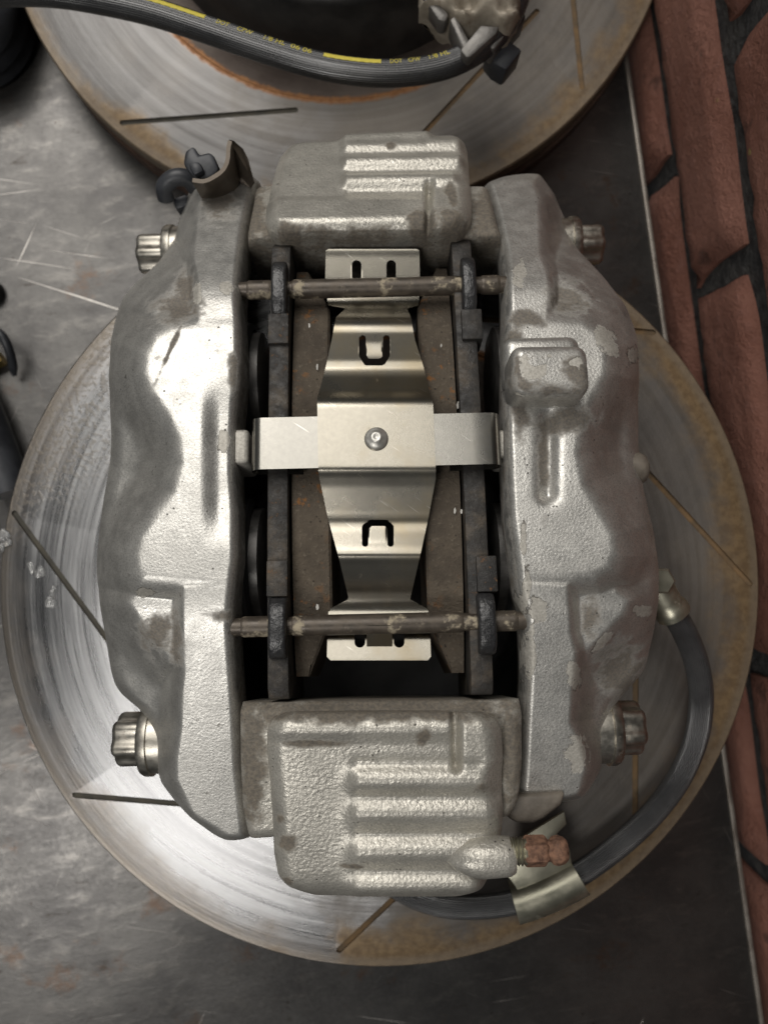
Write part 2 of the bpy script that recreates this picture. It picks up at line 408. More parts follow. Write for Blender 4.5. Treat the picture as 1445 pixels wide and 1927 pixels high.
def shoulder(s, R, m):
    """drop (m) past an edge: s = distance outside in metres; rounding radius R, final slope m"""
    x = s+R*m*.5; x1 = R*m
    return np.where(x < 0, 0, np.where(x < x1, x*x/(2*R), m*x-m*m*R/2))
def gsm(a, sig):
    k = np.exp(-.5*(np.arange(-3*sig, 3*sig+1)/sig)**2); k /= k.sum(); p = int(3*sig)
    b = np.concatenate([2*a[:1]-a[1:p+1][::-1], a, 2*a[-1:]-a[-p-1:-1][::-1]])
    return np.convolve(b, k, 'valid')
PXM = .000180                                            # metres per photograph pixel near the caliper top

# ================================================================ SETTING: bench and brick wall
ANG = math.atan2(.139, .990)                             # bench edge and wall run 8 degrees off the picture's vertical
dv = np.array([.139, -.990]); nv = np.array([.990, .139])   # along the wall (down the picture), and out towards the wall
EDGE = .1690
def along(s, n): return dv*s+nv*n
bench = thing('workbench', 'dark stained steel sheet workbench top with thin worn edge', 'workbench'); bench['kind'] = 'structure'
p = [along(-1.2, -1.3), along(1.2, -1.3), along(1.2, EDGE-.003), along(-1.2, EDGE-.003)]
bm_obj('steel_sheet', prism([tuple(q) for q in p], -.02, 0.0, 'z', .0006), 'bench', bench)
p = [along(-1.2, EDGE-.0028), along(1.2, EDGE-.0028), along(1.2, EDGE-.0005), along(-1.2, EDGE-.0005)]
bm_obj('edge_trim', prism([tuple(q) for q in p], -.022, .0009, 'z', .0004), 'edge', bench)

wall = thing('brick_wall', 'red painted brick wall with dark mortar beside the workbench', 'wall', Matrix.Translation(Vector((*along(0, EDGE+.006), -.15))))
Wd = .1755                                               # distance of the brick faces from below the camera
wo = np.array(wall.location)
p = [along(-1.0, Wd+.0065), along(1.0, Wd+.0065), along(1.0, Wd+.08), along(-1.0, Wd+.08)]
bmw = prism([tuple(q-wo[:2]) for q in p], -.10, .62, 'z'); bm_obj('mortar', bmw, 'mortar', wall, smooth=False)
def brick(s0, s1, z0, z1, seed):
    r_ = np.random.RandomState(seed); nz, ns = 9, 26
    V, Fc = [], []
    js = gsm(r_.randn(ns), 2)*.0022; jz0 = gsm(r_.randn(ns), 2)*.0022; jz1 = gsm(r_.randn(ns), 2)*.0022
    tilt = r_.randn()*.0008
    for i in range(ns):
        for j in range(nz):
            a, b = i/(ns-1), j/(nz-1)
            e = min(a*(s1-s0), (1-a)*(s1-s0), b*(z1-z0), (1-b)*(z1-z0))
            n = Wd+tilt*(a-.5)+(.0045*max(0, 1-e/.005)**2)+r_.randn()*.00035
            s_ = s0+a*(s1-s0)+js[min(ns-1, j*2)]*((a < .06)*1.0+(a > .94)*1.0)
            z_ = z0+b*(z1-z0)+(jz0[i] if j == 0 else jz1[i] if j == nz-1 else 0)
            q = along(s_, n); V.append((q[0]-wo[0], q[1]-wo[1], z_-wo[2]))
    for i in range(ns-1):
        for j in range(nz-1): a = i*nz+j; Fc.append((a, a+1, a+nz+1, a+nz))
    nb = len(V)
    ring = [i*nz for i in range(ns)]+[(ns-1)*nz+j for j in range(1, nz)]+[i*nz+nz-1 for i in range(ns-2, -1, -1)]+[j for j in range(nz-2, 0, -1)]
    for k in ring:
        v = V[k]; V.append((v[0]+nv[0]*.05, v[1]+nv[1]*.05, v[2]))
    m_ = len(ring)
    for i in range(m_): Fc.append((ring[i], ring[(i+1) % m_], nb+(i+1) % m_, nb+i))
    Fc.append([nb+i for i in range(m_)])
    return mk('brick', V, Fc, 'brick', wall, sharp=55)
LB, J, JZ = .196, .0120, .0130
for c, (z0, z1, off) in enumerate(((-.052, .013, -.165), (.013, .081, -.092), (.081, .149, -.184), (.149, .217, -.090))):
    for k in range(-2, 4):
        s0 = off+k*LB
        if s0 > .62 or s0+LB < -.62: continue
        brick(s0+J/2, s0+LB-J/2, z0+JZ/2, z1-JZ/2, c*31+k+50)

# ================================================================ ROTORS
RO = .175
def rotor(name, label, c, ztop, zbot, mat, slots, hat_up, groove):
    root = thing(name, label, 'brake rotor', Matrix.Translation(Vector((c[0], c[1], 0))), 'slotted brake rotors')
    th = (ztop-zbot)
    zt, zb = ztop, zbot
    pl = th*.33
    # upper friction plate with chamfered rim and a worn step at the edge
    prof = [(.088, zt-.001), (.1165, zt-.001), (.1172, zt), (.1688, zt), (.1704, zt-.00018), (.1742, zt-.00028), (.1750, zt-.0012), (.1750, zt-pl), (.088, zt-pl)]
    N = 256; V, Fc = [], []
    for r, h in prof:
        for j in range(N): a = 2*PI*j/N; V.append((r*math.cos(a), r*math.sin(a), h))
    for i in range(len(prof)):
        i2 = (i+1) % len(prof)
        for j in range(N): k = (j+1) % N; Fc.append((i*N+j, i*N+k, i2*N+k, i2*N+j))
    disc = mk('friction_plate', V, Fc, mat, root, sharp=25, mats=['groove', 'groove_dark'])
    # cut the slots
    bm = bmesh.new()
    fm = []
    for (x0, y0, x1, y1) in slots:
        fm += [2 if x0 < c[0]-.03 else 1]*20
        a, b = np.array([x0, y0])-c, np.array([x1, y1])-c; e = (b-a)/np.linalg.norm(b-a); nn = np.array([-e[1], e[0]]); w_ = .00135
        pts = []
        for k in range(9): t = PI/2+PI*k/8; pts.append(a+w_*(e*math.cos(t)+nn*math.sin(t)))
        for k in range(9): t = -PI/2+PI*k/8; pts.append(b+w_*(e*math.cos(t)+nn*math.sin(t)))
        lo = [bm.verts.new((q[0], q[1], zt-.0012)) for q in pts]; hi = [bm.verts.new((q[0], q[1], zt+.01)) for q in pts]
        bm.faces.new(lo[::-1]); bm.faces.new(hi)
        for i in range(18): bm.faces.new((lo[i], lo[(i+1) % 18], hi[(i+1) % 18], hi[i]))
    bmesh.ops.recalc_face_normals(bm, faces=bm.faces)
    me = bpy.data.meshes.new('slot_cutter'); bm.to_mesh(me); bm.free(); me.materials.append(M[mat]); me.materials.append(M['groove']); me.materials.append(M['groove_dark'])
    me.polygons.foreach_set('material_index', np.array(fm, np.int32))
    cut = bpy.data.objects.new('slot_cutter', me); C.objects.link(cut); cut.parent = root
    bpy.context.view_layer.update()
    md = disc.modifiers.new('b', 'BOOLEAN'); md.operation = 'DIFFERENCE'; md.object = cut; md.solver = 'EXACT'
    dg = bpy.context.evaluated_depsgraph_get(); nm = bpy.data.meshes.new_from_object(disc.evaluated_get(dg))
    disc.modifiers.clear(); disc.data = nm; nm.name = 'friction_plate'
    bpy.data.objects.remove(cut)
    nm.shade_smooth(); nm.set_sharp_from_angle(angle=rad(20))
    # lower friction plate and cooling vanes
    prof = [(.088, zb+pl), (.1750, zb+pl), (.1750, zb), (.088, zb)]
    V, Fc = [], []
    for r, h in prof:
        for j in range(N): a = 2*PI*j/N; V.append((r*math.cos(a), r*math.sin(a), h))
    for i in range(4):
        i2 = (i+1) % 4
        for j in range(N): k = (j+1) % N; Fc.append((i*N+j, i*N+k, i2*N+k, i2*N+j))
    mk('lower_plate', V, Fc, 'rotor_side', root, sharp=25)
    V, Fc = [], []
    for j in range(48):
        a = 2*PI*j/48; e = np.array([math.cos(a), math.sin(a)]); n_ = np.array([-e[1], e[0]])
        b0 = len(V)
        for z in (zb+pl-.0005, zt-pl+.0005):
            for rr, s_ in ((.10, -.002), (.172, -.002), (.172, .002), (.10, .002)):
                q = e*rr+n_*s_; V.append((q[0], q[1], z))
        Fc += [(b0, b0+1, b0+5, b0+4), (b0+1, b0+2, b0+6, b0+5), (b0+2, b0+3, b0+7, b0+6), (b0+3, b0, b0+4, b0+7)]
    vn = mk('cooling_vanes', V, Fc, 'rotor_side', root, smooth=False); vn['kind'] = 'stuff'
    if hat_up:
        prof = [(.099, zt-.002), (.0985, zt+.003), (.097, zt+.007), (.096, zt+.040), (.0945, zt+.0435), (.091, zt+.0450), (.040, zt+.0450), (.040, zt+.036), (.088, zt+.036), (.089, zt-.002)]
        V, Fc = lathe(prof, 160); Fc = Fc[:-2]
        mk('hat', V, Fc, 'hat', root, sharp=50)
        V, Fc = lathe([(.0392, zt+.0445), (.0392, zt+.03), (.001, zt+.03)], 64); Fc = Fc[:-2]
        mk('hub_bore', V, Fc, 'rotor_side', root)
    else:
        prof = [(.0885, zt-.0005), (.083, zt-.0025), (.079, .012), (.076, .008), (.040, .006), (.040, .0005), (.083, .0005), (.087, .020), (.0885, zb+.001)]
        V, Fc = lathe(prof, 160); Fc = Fc[:-2]
        mk('hat', V, Fc, 'hat', root, sharp=50)
    return root
def slots_px(L_, z):
    out = []
    for (a, b, c_, d) in L_:
        p_, q_ = W(a, b, z), W(c_, d, z); out.append((p_[0], p_[1], q_[0], q_[1]))
    return out
ZL, ZU = .071, .030
cl = W(714, 1107, ZL)[:2]
base_slots = slots_px([(27, 966, 226, 1236), (141, 1497, 470, 1524), (638, 1789, 880, 1560), (1195, 1572, 1196, 1245), (1411, 1099, 1190, 858), (1229, 625, 905, 600)], ZL)
rotor('brake_rotor', 'large slotted brake rotor lying flat under the silver caliper', cl, ZL, .041, 'rotor_low', base_slots, False, 'groove')
pts = [(51, 13), (66, 53), (93, 106), (155, 190), (227, 257), (283, 293), (346, 322), (890, 335), (1000, 285), (1110, 200), (1180, 105), (1215, 0)]
A_ = np.array([[2*x, 2*y, 1] for x, y in pts], float); b_ = np.array([x*x+y*y for x, y in pts], float)
sol = np.linalg.lstsq(A_, b_, rcond=None)[0]; rr_ = math.sqrt(sol[2]+sol[0]**2+sol[1]**2)
print('upper rotor fit', sol[:2], rr_, 'expected', RO/((CAMZ-ZU)/F))
cu = W(sol[0], sol[1], ZU)[:2]
up_slots = slots_px([(230, 230, 556, 206), (1095, 163, 1062, -160), (795, 252, 1010, 20), (70, -230, 330, -60)], ZU)
rotor('brake_rotor', 'second slotted brake rotor with raised black hat under the printed hose', cu, ZU, .0005, 'rotor_up', up_slots, True, 'groove_dark')

# ================================================================ CALIPER
CAL = thing('brake_caliper', 'silver painted multi piston brake caliper with chipped paint standing on the rotor', 'brake caliper', CMAT)
VT = float(loc(400, 548, 0)[1]); VB = float(loc(400, 1145, 0)[1])
SL = math.tan(rad(27))
def arcw(v):
    s = np.maximum(v-VT, VB-v); k = .006
    sp = .5*(s+np.sqrt(s*s+k*k))
    mid = (v-(VT+VB)/2)/((VT-VB)/2)
    return -SL*sp+.0022*(1-np.clip(mid, -1, 1)**2)
def place(pts, off):
    """pixels on the arched caliper surface lowered by off -> caliper-frame points"""
    P = np.asarray(pts, float); w = np.full(len(P), -off)
    for _ in range(12):
        q = loc(P[:, 0], P[:, 1], w); w = .4*w+.6*(arcw(q[:, 1])-off)
    return loc(P[:, 0], P[:, 1], w)
def resample(P3, py, n, sig):
    t = (py-py[0])/(py[-1]-py[0]); t = np.maximum.accumulate(t+np.arange(len(t))*1e-6); t /= t[-1]
    q = np.linspace(0, 1, n)
    return np.stack([gsm(np.interp(q, t, P3[:, k]), sig) for k in range(3)], 1)
def ell(X, Y, L_, soft=True):
    f = np.zeros(X.shape)
    for (cx, cy, rx, ry, a) in L_:
        c_, s_ = math.cos(rad(a)), math.sin(rad(a)); dx, dy = X-cx, Y-cy
        d = np.sqrt(((dx*c_+dy*s_)/rx)**2+((-dx*s_+dy*c_)/ry)**2); f = np.maximum(f, np.clip(1-(.62 if soft else .80)*d, 0, 1))
    return f
def caliper_half(side, inner, outer, hfun, chips, grimes):
    N, Mc = 520, 140
    inner, outer = np.asarray(inner, float), np.asarray(outer, float)
    I = resample(place(inner, .001), inner[:, 1], N, 5); Oo = resample(place(outer, .020), outer[:, 1], N, 4)
    s = .5-.5*np.cos(PI*np.linspace(0, 1, Mc)); s = .6*s+.4*np.linspace(0, 1, Mc)
    row = np.arange(N)[:, None]
    for rnd in range(4):
        U = I[:, None, 0]+(Oo[:, None, 0]-I[:, None, 0])*s; Vv = I[:, None, 1]+(Oo[:, None, 1]-I[:, None, 1])*s
        if rnd == 0: w = arcw(Vv); pxo = proj(Oo)
        dout = np.abs(Oo[:, None, 0]-U); din = np.abs(U-I[:, None, 0])
        dend = np.minimum(row, N-1-row)*(np.abs(Vv[0]-Vv[-1]).mean()/N)
        for it in range(7):
            X, Y = proj(np.stack([U, Vv, w], -1))
            h = hfun(X, Y, Vv)
            h = h-shoulder(-dout+.0035, .003, 3.0)*.55-shoulder(-din+.0006, .0012, 2.2)*.8-shoulder(-dend+.0012, .002, 2.0)
            w = .35*w+.65*h
        if rnd < 3:                                        # keep the traced outline where the rounded edge really lies
            wo_ = gsm(np.maximum(w[:, -1]-.003, -.080), 6); Oo = loc(pxo[0], pxo[1], wo_)
            Oo = np.stack([gsm(Oo[:, k], 3) for k in range(3)], 1)
    X, Y = proj(np.stack([U, Vv, w], -1))
    chip = ell(X, Y, chips, False); gr = ell(X, Y, grimes)
    sg = -1 if side < 0 else 1                             # outward u direction
    def col(u, v, w_): return np.stack([u, v, w_], -1)
    ui, vi, wi = U[:, 0], Vv[:, 0], w[:, 0]; uo, vo_, wo_ = U[:, -1], Vv[:, -1], w[:, -1]
    bi = base_w(vi, ui); bo = base_w(vo_, uo)
    inn = [col(ui+sg*.016, vi, bi), col(ui+sg*.016, vi, np.minimum(wi-.024, -.026)), col(ui+sg*.0015, vi, np.minimum(wi-.021, -.022)),
           col(ui-sg*.0006, vi, wi-.019), col(ui-sg*.0012, vi, wi-.010), col(ui-sg*.0010, vi, wi-.003), col(ui-sg*.0006, vi, wi-.0010)]
    outc = [col(uo+sg*.0008, vo_, wo_-.0025), col(uo+sg*.0010, vo_, wo_-.008), col(uo+sg*.0002, vo_, wo_-.020), col(uo-sg*.004, vo_, wo_-.034), col(uo-sg*.006, vo_, bo)]
    cols = inn+[col(U[:, k], Vv[:, k], w[:, k]) for k in range(Mc)]+outc
    G = np.stack(cols, 1); K = G.shape[1]
    ch = np.concatenate([np.repeat(chip[:, :1], len(inn), 1), chip, np.zeros((N, len(outc)))], 1)
    ch[:, :4] = 0
    gi = np.full((N, len(inn)), .52); gi[:, 5:] = .40
    gg = np.concatenate([gi, gr, np.full((N, len(outc)), .12)], 1)
    Fc = []
    for i in range(N-1):
        a = i*K
        for j in range(K): 
            j2 = (j+1) % K; Fc.append((a+j, a+j2, a+K+j2, a+K+j))
    Fc.append(list(range(K))); Fc.append([(N-1)*K+j for j in range(K)][::-1])
    return mk('caliper_half', G.reshape(-1, 3), Fc, 'paint', CAL, sharp=60, attrs={'chip': ch.ravel(), 'grime_shade': gg.ravel()})

def half_height(PL, FT, FB, valleys, ridges, skirt_d=.0190, step=None, pockets=()):
    def f(X, Y, v):
        a = arcw(v)
        pl = a-shoulder(-psdf(PL, X, Y)*PXM, .0044, 2.3)
        ft = a-.0004-shoulder(-psdf(FT, X, Y)*PXM, .0011, 3.6)
        fb = a-.0004-shoulder(-psdf(FB, X, Y)*PXM, .0011, 3.6)
        un = np.maximum(psdf(PL, X, Y), np.maximum(psdf(FT, X, Y), psdf(FB, X, Y)))
        sk = a-skirt_d-np.clip(-un*PXM, 0, 1)*.42
        h = smax(pl, smax(ft, fb, .0006), .0008)
        for pk, dk in pockets: h = smax(h, a-dk-shoulder(-psdf(pk, X, Y)*PXM, .0022, 1.7), .0006)
        h = smax(h, sk, .0030)
        if step is not None: h = h-step*sstep(X, 374, 416)*sstep(Y, 690, 800)*sstep(Y, 1040, 930)
        for (x0, y0, x1, y1, hw, dp) in valleys: h = h-dp*np.exp(-(seg_d(X, Y, x0, y0, x1, y1)/hw)**2)
        for (x0, y0, x1, y1, hw, dp) in ridges: h = h+dp*np.exp(-(seg_d(X, Y, x0, y0, x1, y1)/hw)**4)
        return h
    return f
L_in = [(481, 329), (466, 380), (457, 425), (450, 475), (444, 555), (448, 610), (449, 650), (447, 714), (439, 752), (435, 809), (434, 898), (440, 954), (443, 1045), (434, 1118), (431, 1161), (434, 1227), (441, 1321), (447, 1445), (461, 1581)]
L_out = [(392, 341), (368, 356), (346, 395), (335, 430), (322, 470), (300, 502), (262, 530), (240, 552), (224, 590), (214, 640), (210, 700), (212, 770), (215, 830), (210, 890), (199, 950), (190, 1020), (187, 1080), (194, 1140), (204, 1200), (214, 1265), (226, 1302), (252, 1322), (276, 1338), (290, 1370), (293, 1415), (303, 1465), (332, 1505), (368, 1540), (405, 1565), (428, 1578)]
L_PL = [(540, 580), (365, 592), (318, 597), (280, 618), (257, 660), (252, 705), (268, 745), (300, 790), (318, 830), (322, 870), (308, 920), (275, 965), (248, 1005), (237, 1045), (241, 1082), (262, 1105), (335, 1112), (540, 1125)]
L_FT = [(540, 300), (390, 340), (372, 360), (367, 400), (358, 480), (366, 530), (366, 612), (540, 640)]
L_FB = [(540, 1080), (338, 1098), (337, 1160), (338, 1230), (340, 1265), (336, 1300), (334, 1372), (326, 1427), (326, 1470), (360, 1540), (410, 1590), (540, 1610)]
chipsL = [(371, 552, 9, 30, 0), (428, 543, 19, 16, 0), (422, 831, 14, 26, 0), (274, 1115, 22, 10, 0), (430, 400, 3, 3, 0)]
grimL = [(322, 655, 5, 62, 25), (335, 580, 45, 30, 0), (350, 545, 20, 40, 0), (300, 1190, 40, 40, 0), (330, 1200, 14, 60, 0), (425, 1160, 40, 14, 0), (415, 380, 30, 40, 0), (440, 700, 10, 40, 0)]
caliper_half(-1, L_in, L_out, half_height(L_PL, L_FT, L_FB, [], [], step=.0026, pockets=(([(372, 604), (292, 604), (283, 590), (300, 565), (352, 492), (372, 500)], .0072), ([(345, 1104), (252, 1112), (238, 1132), (262, 1170), (322, 1246), (345, 1256)], .0072))), chipsL, grimL)
R_in = [(917, 338), (928, 370), (938, 405), (947, 445), (954, 483), (957, 548), (957, 629), (957, 700), (956, 780), (957, 840), (960, 920), (963, 980), (972, 1045), (981, 1118), (992, 1154), (995, 1227), (995, 1281), (991, 1354), (987, 1445), (982, 1508)]
R_out = [(1013, 342), (1034, 360), (1046, 380), (1062, 418), (1079, 470), (1112, 500), (1136, 528), (1159, 561), (1182, 597), (1193, 632), (1198, 694), (1196, 759), (1196, 840), (1205, 922), (1226, 1009), (1236, 1089), (1232, 1147), (1221, 1209), (1207, 1265), (1172, 1302), (1151, 1325), (1142, 1365), (1135, 1408), (1124, 1452), (1106, 1485), (1078, 1503)]
R_PL = [(880, 590), (1038, 584), (1105, 588), (1138, 612), (1160, 655), (1158, 705), (1132, 755), (1112, 800), (1106, 850), (1116, 905), (1146, 955), (1172, 1003), (1177, 1045), (1162, 1078), (1125, 1100), (1075, 1105), (880, 1110)]
R_FT = [(860, 310), (1008, 336), (1020, 370), (1021, 440), (1024, 480), (1038, 512), (1040, 560), (1036, 610), (860, 640)]
R_FB = [(860, 1080), (1074, 1095), (1078, 1150), (1080, 1190), (1090, 1228), (1083, 1290), (1079, 1360), (1098, 1400), (1108, 1450), (1094, 1500), (860, 1560)]
chipsR = [(978, 515, 15, 32, 8), (985, 1010, 7, 40, 0), (990, 1110, 9, 60, 5), (1000, 1230, 9, 60, 0), (1140, 640, 20, 38, -25), (1190, 670, 12, 22, 10), (1078, 1270, 15, 32, -10), (1085, 1420, 24, 45, 0), (1208, 1150, 22, 13, 0), (1135, 1205, 34, 10, -42), (1012, 1145, 22, 26, 0), (962, 700, 8, 30, 0)]
grimR = [(1070, 560, 50, 30, 20), (1060, 790, 60, 30, -20), (1045, 730, 30, 30, 0), (990, 600, 40, 22, 0), (1024, 860, 12, 90, 0), (970, 660, 20, 60, 0), (1170, 1270, 50, 60, 0), (1110, 1160, 20, 40, 0), (980, 780, 18, 60, 0)]
caliper_half(1, R_in, R_out, half_height(R_PL, R_FT, R_FB, [(1032, 790, 1030, 930, 16, .0030)], [], pockets=(([(1030, 592), (1128, 596), (1142, 590), (1046, 500), (1030, 505)], .0072), ([(1068, 1098), (1160, 1108), (1186, 1130), (1176, 1158), (1100, 1236), (1068, 1240)], .0072))), chipsR, grimR)

# ---- bridges: base slab + ribbed block
def ruled(name, left, right, hfun, depth, mat, parent, grime_shade=None, chips=None, wplane=None, N=150, Mc=150, edge=.003):
    left, right = np.asarray(left, float), np.asarray(right, float)
    def lift(P):
        w = np.zeros(len(P))
        for _ in range(14):
            q = loc(P[:, 0], P[:, 1], w); w = .4*w+.6*wplane(q[:, 1])
        return loc(P[:, 0], P[:, 1], w)
    A = resample(lift(left), left[:, 1], N, 2); B = resample(lift(right), right[:, 1], N, 2)
    s = np.linspace(0, 1, Mc)
    U = A[:, None, 0]+(B[:, None, 0]-A[:, None, 0])*s; Vv = A[:, None, 1]+(B[:, None, 1]-A[:, None, 1])*s
    w = wplane(Vv)
    dl = np.abs(U-A[:, None, 0]); dr = np.abs(U-B[:, None, 0]); dt = np.abs(Vv-Vv[:1]); db = np.abs(Vv-Vv[-1:])
    X, Y = proj(np.stack([U, Vv, w+.0015], -1))
    for it in range(1):
        h = wplane(Vv)+hfun(X, Y)
        for d in (dl, dr, dt, db): h = h-shoulder(-d+edge*.5, edge*.9, 2.4)*.8
        w = h
    nz = np.array([[0]])
    g = ell(X, Y, grime_shade or []); c_ = ell(X, Y, chips or [])
    G = np.stack([U, Vv, w], -1)
    # skirt ring
    ring = [(0, j) for j in range(Mc)]+[(i, Mc-1) for i in range(1, N)]+[(N-1, j) for j in range(Mc-2, -1, -1)]+[(i, 0) for i in range(N-2, 0, -1)]
    V = list(G.reshape(-1, 3)); Fc = []
    for i in range(N-1):
        for j in range(Mc-1): a = i*Mc+j; Fc.append((a, a+1, a+Mc+1, a+Mc))
    b0 = len(V); m_ = len(ring); cen = np.array([U.mean(), Vv.mean()])
    gl, cl_ = list(g.ravel()), list(c_.ravel())
    for lvl, dd in enumerate((.004, depth)):
        for (i, j) in ring: 
            q = G[i, j]; dirv = q[:2]-cen; dirv = dirv/np.linalg.norm(dirv)*.0006
            V.append((q[0]+dirv[0], q[1]+dirv[1], q[2]-dd)); gl.append(max(g[i, j], .45)); cl_.append(0)
    idx = [i*Mc+j for (i, j) in ring]
    for k in range(m_):
        k2 = (k+1) % m_
        Fc.append((idx[k], idx[k2], b0+k2, b0+k)); Fc.append((b0+k, b0+k2, b0+m_+k2, b0+m_+k))
    Fc.append([b0+m_+k for k in range(m_)])
    return mk(name, V, Fc, mat, parent, sharp=60, attrs={'grime_shade': gl, 'chip': cl_})
def capsule(X, Y, x0, y0, x1, y1, hw, p=2): return np.exp(-(seg_d(X, Y, x0, y0, x1, y1)/hw)**p)

# lower bridge (bottom of the picture)
vL = float(loc(720, 1325, -.008)[1]); SLL = math.tan(rad(25))
low_base = lambda v: -.0085-SLL*np.clip(vL-v, -1, 1)*.95
low_top = lambda v: -.0020-SLL*np.clip(vL-v, -1, 1)*.92
ruled('bridge', [(450, 1324), (450, 1360), (451, 1440), (455, 1520), (467, 1582)], [(982, 1318), (984, 1350), (984, 1440), (978, 1500), (962, 1540)],
      lambda X, Y: -.0016*sstep(Y, 1345, 1325)+.0, .045, 'cast', CAL, [(720, 1332, 330, 36, 0), (470, 1420, 30, 160, 0), (965, 1430, 30, 120, 0)], None, low_base, 90, 170, .0022)
def low_h(X, Y):
    h = .0018*sstep(Y, 1405, 1370)*sstep(X, 866, 846)                       # thick bar along the pad opening
    for yc, x0, x1 in ((1472, 680, 900), (1534, 680, 935), (1606, 680, 925), (1676, 680, 895)):
        h = h+.0036*capsule(X, Y, x0, yc, x1, yc, 25, 2.0)-.0010*capsule(X, Y, x0-8, yc-33, x1, yc-33, 12)
    h = h+.0022*sstep(X, 858, 874)*sstep(Y, 1462, 1430)-.0032*capsule(X, Y, 857, 1345, 860, 1445, 7)
    h = h-.0012*sstep(Y, 1640, 1700)
    return h
ruled('ribbed_block', [(528, 1343), (510, 1352), (500, 1375), (498, 1410), (504, 1470), (509, 1540), (512, 1610), (520, 1655), (540, 1682), (566, 1695)],
      [(915, 1342), (936, 1352), (946, 1378), (948, 1420), (948, 1500), (948, 1560), (942, 1600), (925, 1650), (908, 1684), (890, 1694)],
      low_h, .036, 'cast', CAL, [(690, 1340, 290, 22, 0), (800, 1385, 14, 24, 10), (540, 1590, 22, 16, 0), (525, 1545, 12, 12, 0), (660, 1632, 26, 7, 0), (540, 1665, 12, 10, 0), (905, 1480, 14, 12, 0), (895, 1640, 26, 14, 20), (600, 1400, 80, 9, 0)], None, low_top, 170, 190, .0042)
# upper bridge
vU = float(loc(720, 441, -.012)[1]); SLU = math.tan(rad(27))
up_base = lambda v: -.0115-SLU*np.clip(v-vU, -1, 1)*.95
up_top = lambda v: -.0030-SLU*np.clip(v-vU, -1, 1)*1.0
ruled('bridge', [(482, 345), (476, 380), (468, 420), (464, 444)], [(918, 345), (928, 380), (936, 415), (944, 440)],
      lambda X, Y: 0*X, .034, 'cast', CAL, [(700, 430, 330, 60, 0), (470, 400, 40, 80, 0), (920, 400, 40, 80, 0)], None, up_base, 70, 170, .0018)
def up_h(X, Y):
    h = .0018*sstep(Y, 362, 378)*sstep(X, 822, 800)
    for yc, x0, x1 in ((338, 655, 850), (302, 655, 862), (272, 655, 860), (251, 655, 800)):
        h = h+.0034*capsule(X, Y, x0, yc, x1, yc-3, 13.0, 2.0)-.0008*capsule(X, Y, x0, yc+17, x1, yc+15, 7)
    h = h+.0022*sstep(X, 806, 822)*sstep(Y, 330, 350)-.0036*capsule(X, Y, 808, 350, 806, 425, 6)
    return h
ruled('ribbed_block', [(566, 258), (540, 266), (524, 285), (514, 315), (506, 350), (500, 385), (498, 408), (508, 424), (522, 430)],
      [(858, 244), (874, 254), (881, 275), (884, 310), (887, 350), (888, 385), (886, 404), (876, 416), (862, 424)],
      up_h, .030, 'cast', CAL, [(680, 434, 230, 15, 0), (800, 412, 40, 18, 0), (545, 424, 26, 11, 0), (850, 414, 36, 22, 0), (735, 276, 10, 6, 0), (850, 370, 12, 26, -20)], None, up_top, 150, 190, .0036)

# ---- cast lug, small nub, guide lugs, pistons
def local_box(name, px0, py0, px1, py1, wtop, h, mat, parent, bevel=.001, seg=3, taper=0):
    a, b = loc(px0, py1, wtop), loc(px1, py0, wtop)
    return bm_obj(name, boxbm((a[0], a[1], wtop-h), (b[0], b[1], wtop), bevel, seg), mat, parent)
def set_attrs(o, g=0.1, c=0.0):
    n = len(o.data.vertices)
    for k, v in (('grime_shade', g), ('chip', c)):
        at = o.data.attributes.new(k, 'FLOAT', 'POINT'); at.data.foreach_set('value', np.full(n, v, np.float32))
    return o
def lug():
    # rounded boss: base collar and a tilted block on top
    o = local_box('lug_collar', 951, 626, 1092, 730, .0042, .012, 'paint', CAL, .004, 5); set_attrs(o, .12)
    a, b = loc(966, 738, .017), loc(1107, 640, .017)
    bm = boxbm((a[0], a[1], -.004), (b[0], b[1], .0165), .0040, 6)
    for v in bm.verts:
        f = (v.co.x-a[0])/(b[0]-a[0]); v.co.z += .0010*(1-f)
        if v.co.z > .004: v.co.y += (v.co.z-.004)*-.05
    o = bm_obj('lug', bm, 'paint', CAL)
    X, Y = proj(np.array([v.co[:] for v in o.data.vertices]))
    bmesh_sub(o, 2); V_ = np.array([v.co[:] for v in o.data.vertices]); X, Y = proj(V_)
    set_attrs(o); 
    o.data.attributes['chip'].data.foreach_set('value', ell(X, Y, [(1008, 696, 26, 15, 25), (1045, 668, 12, 7, 0), (985, 690, 6, 32, 0), (1085, 680, 12, 18, 0)], False).astype(np.float32))
    o.data.attributes['grime_shade'].data.foreach_set('value', ell(X, Y, [(1085, 700, 30, 40, 0), (990, 725, 40, 16, 0), (975, 690, 10, 40, 0), (1040, 735, 60, 12, 0)]).astype(np.float32))  # dirt, plus lower ellipses painting shade along the lug's foot
def bmesh_sub(o, cuts):
    bm = bmesh.new(); bm.from_mesh(o.data)
    bmesh.ops.triangulate(bm, faces=[f for f in bm.faces if len(f.verts) > 4])
    for _ in range(cuts): bmesh.ops.subdivide_edges(bm, edges=[e for e in bm.edges if e.calc_length() > .0022], cuts=1, use_grid_fill=True)
    bm.to_mesh(o.data); bm.free(); o.data.shade_smooth(); o.data.set_sharp_from_angle(angle=rad(40))
lug()
q = loc(1196, 882, -.030)
V, Fc = lathe([(.0001, .0046), (.0028, .0044), (.0048, .0034), (.0060, .0014), (.0063, -.001), (.0063, -.012)], 32, 'x')
o = mk('plug', V+q, Fc, 'dirty', CAL); set_attrs(o, .7)
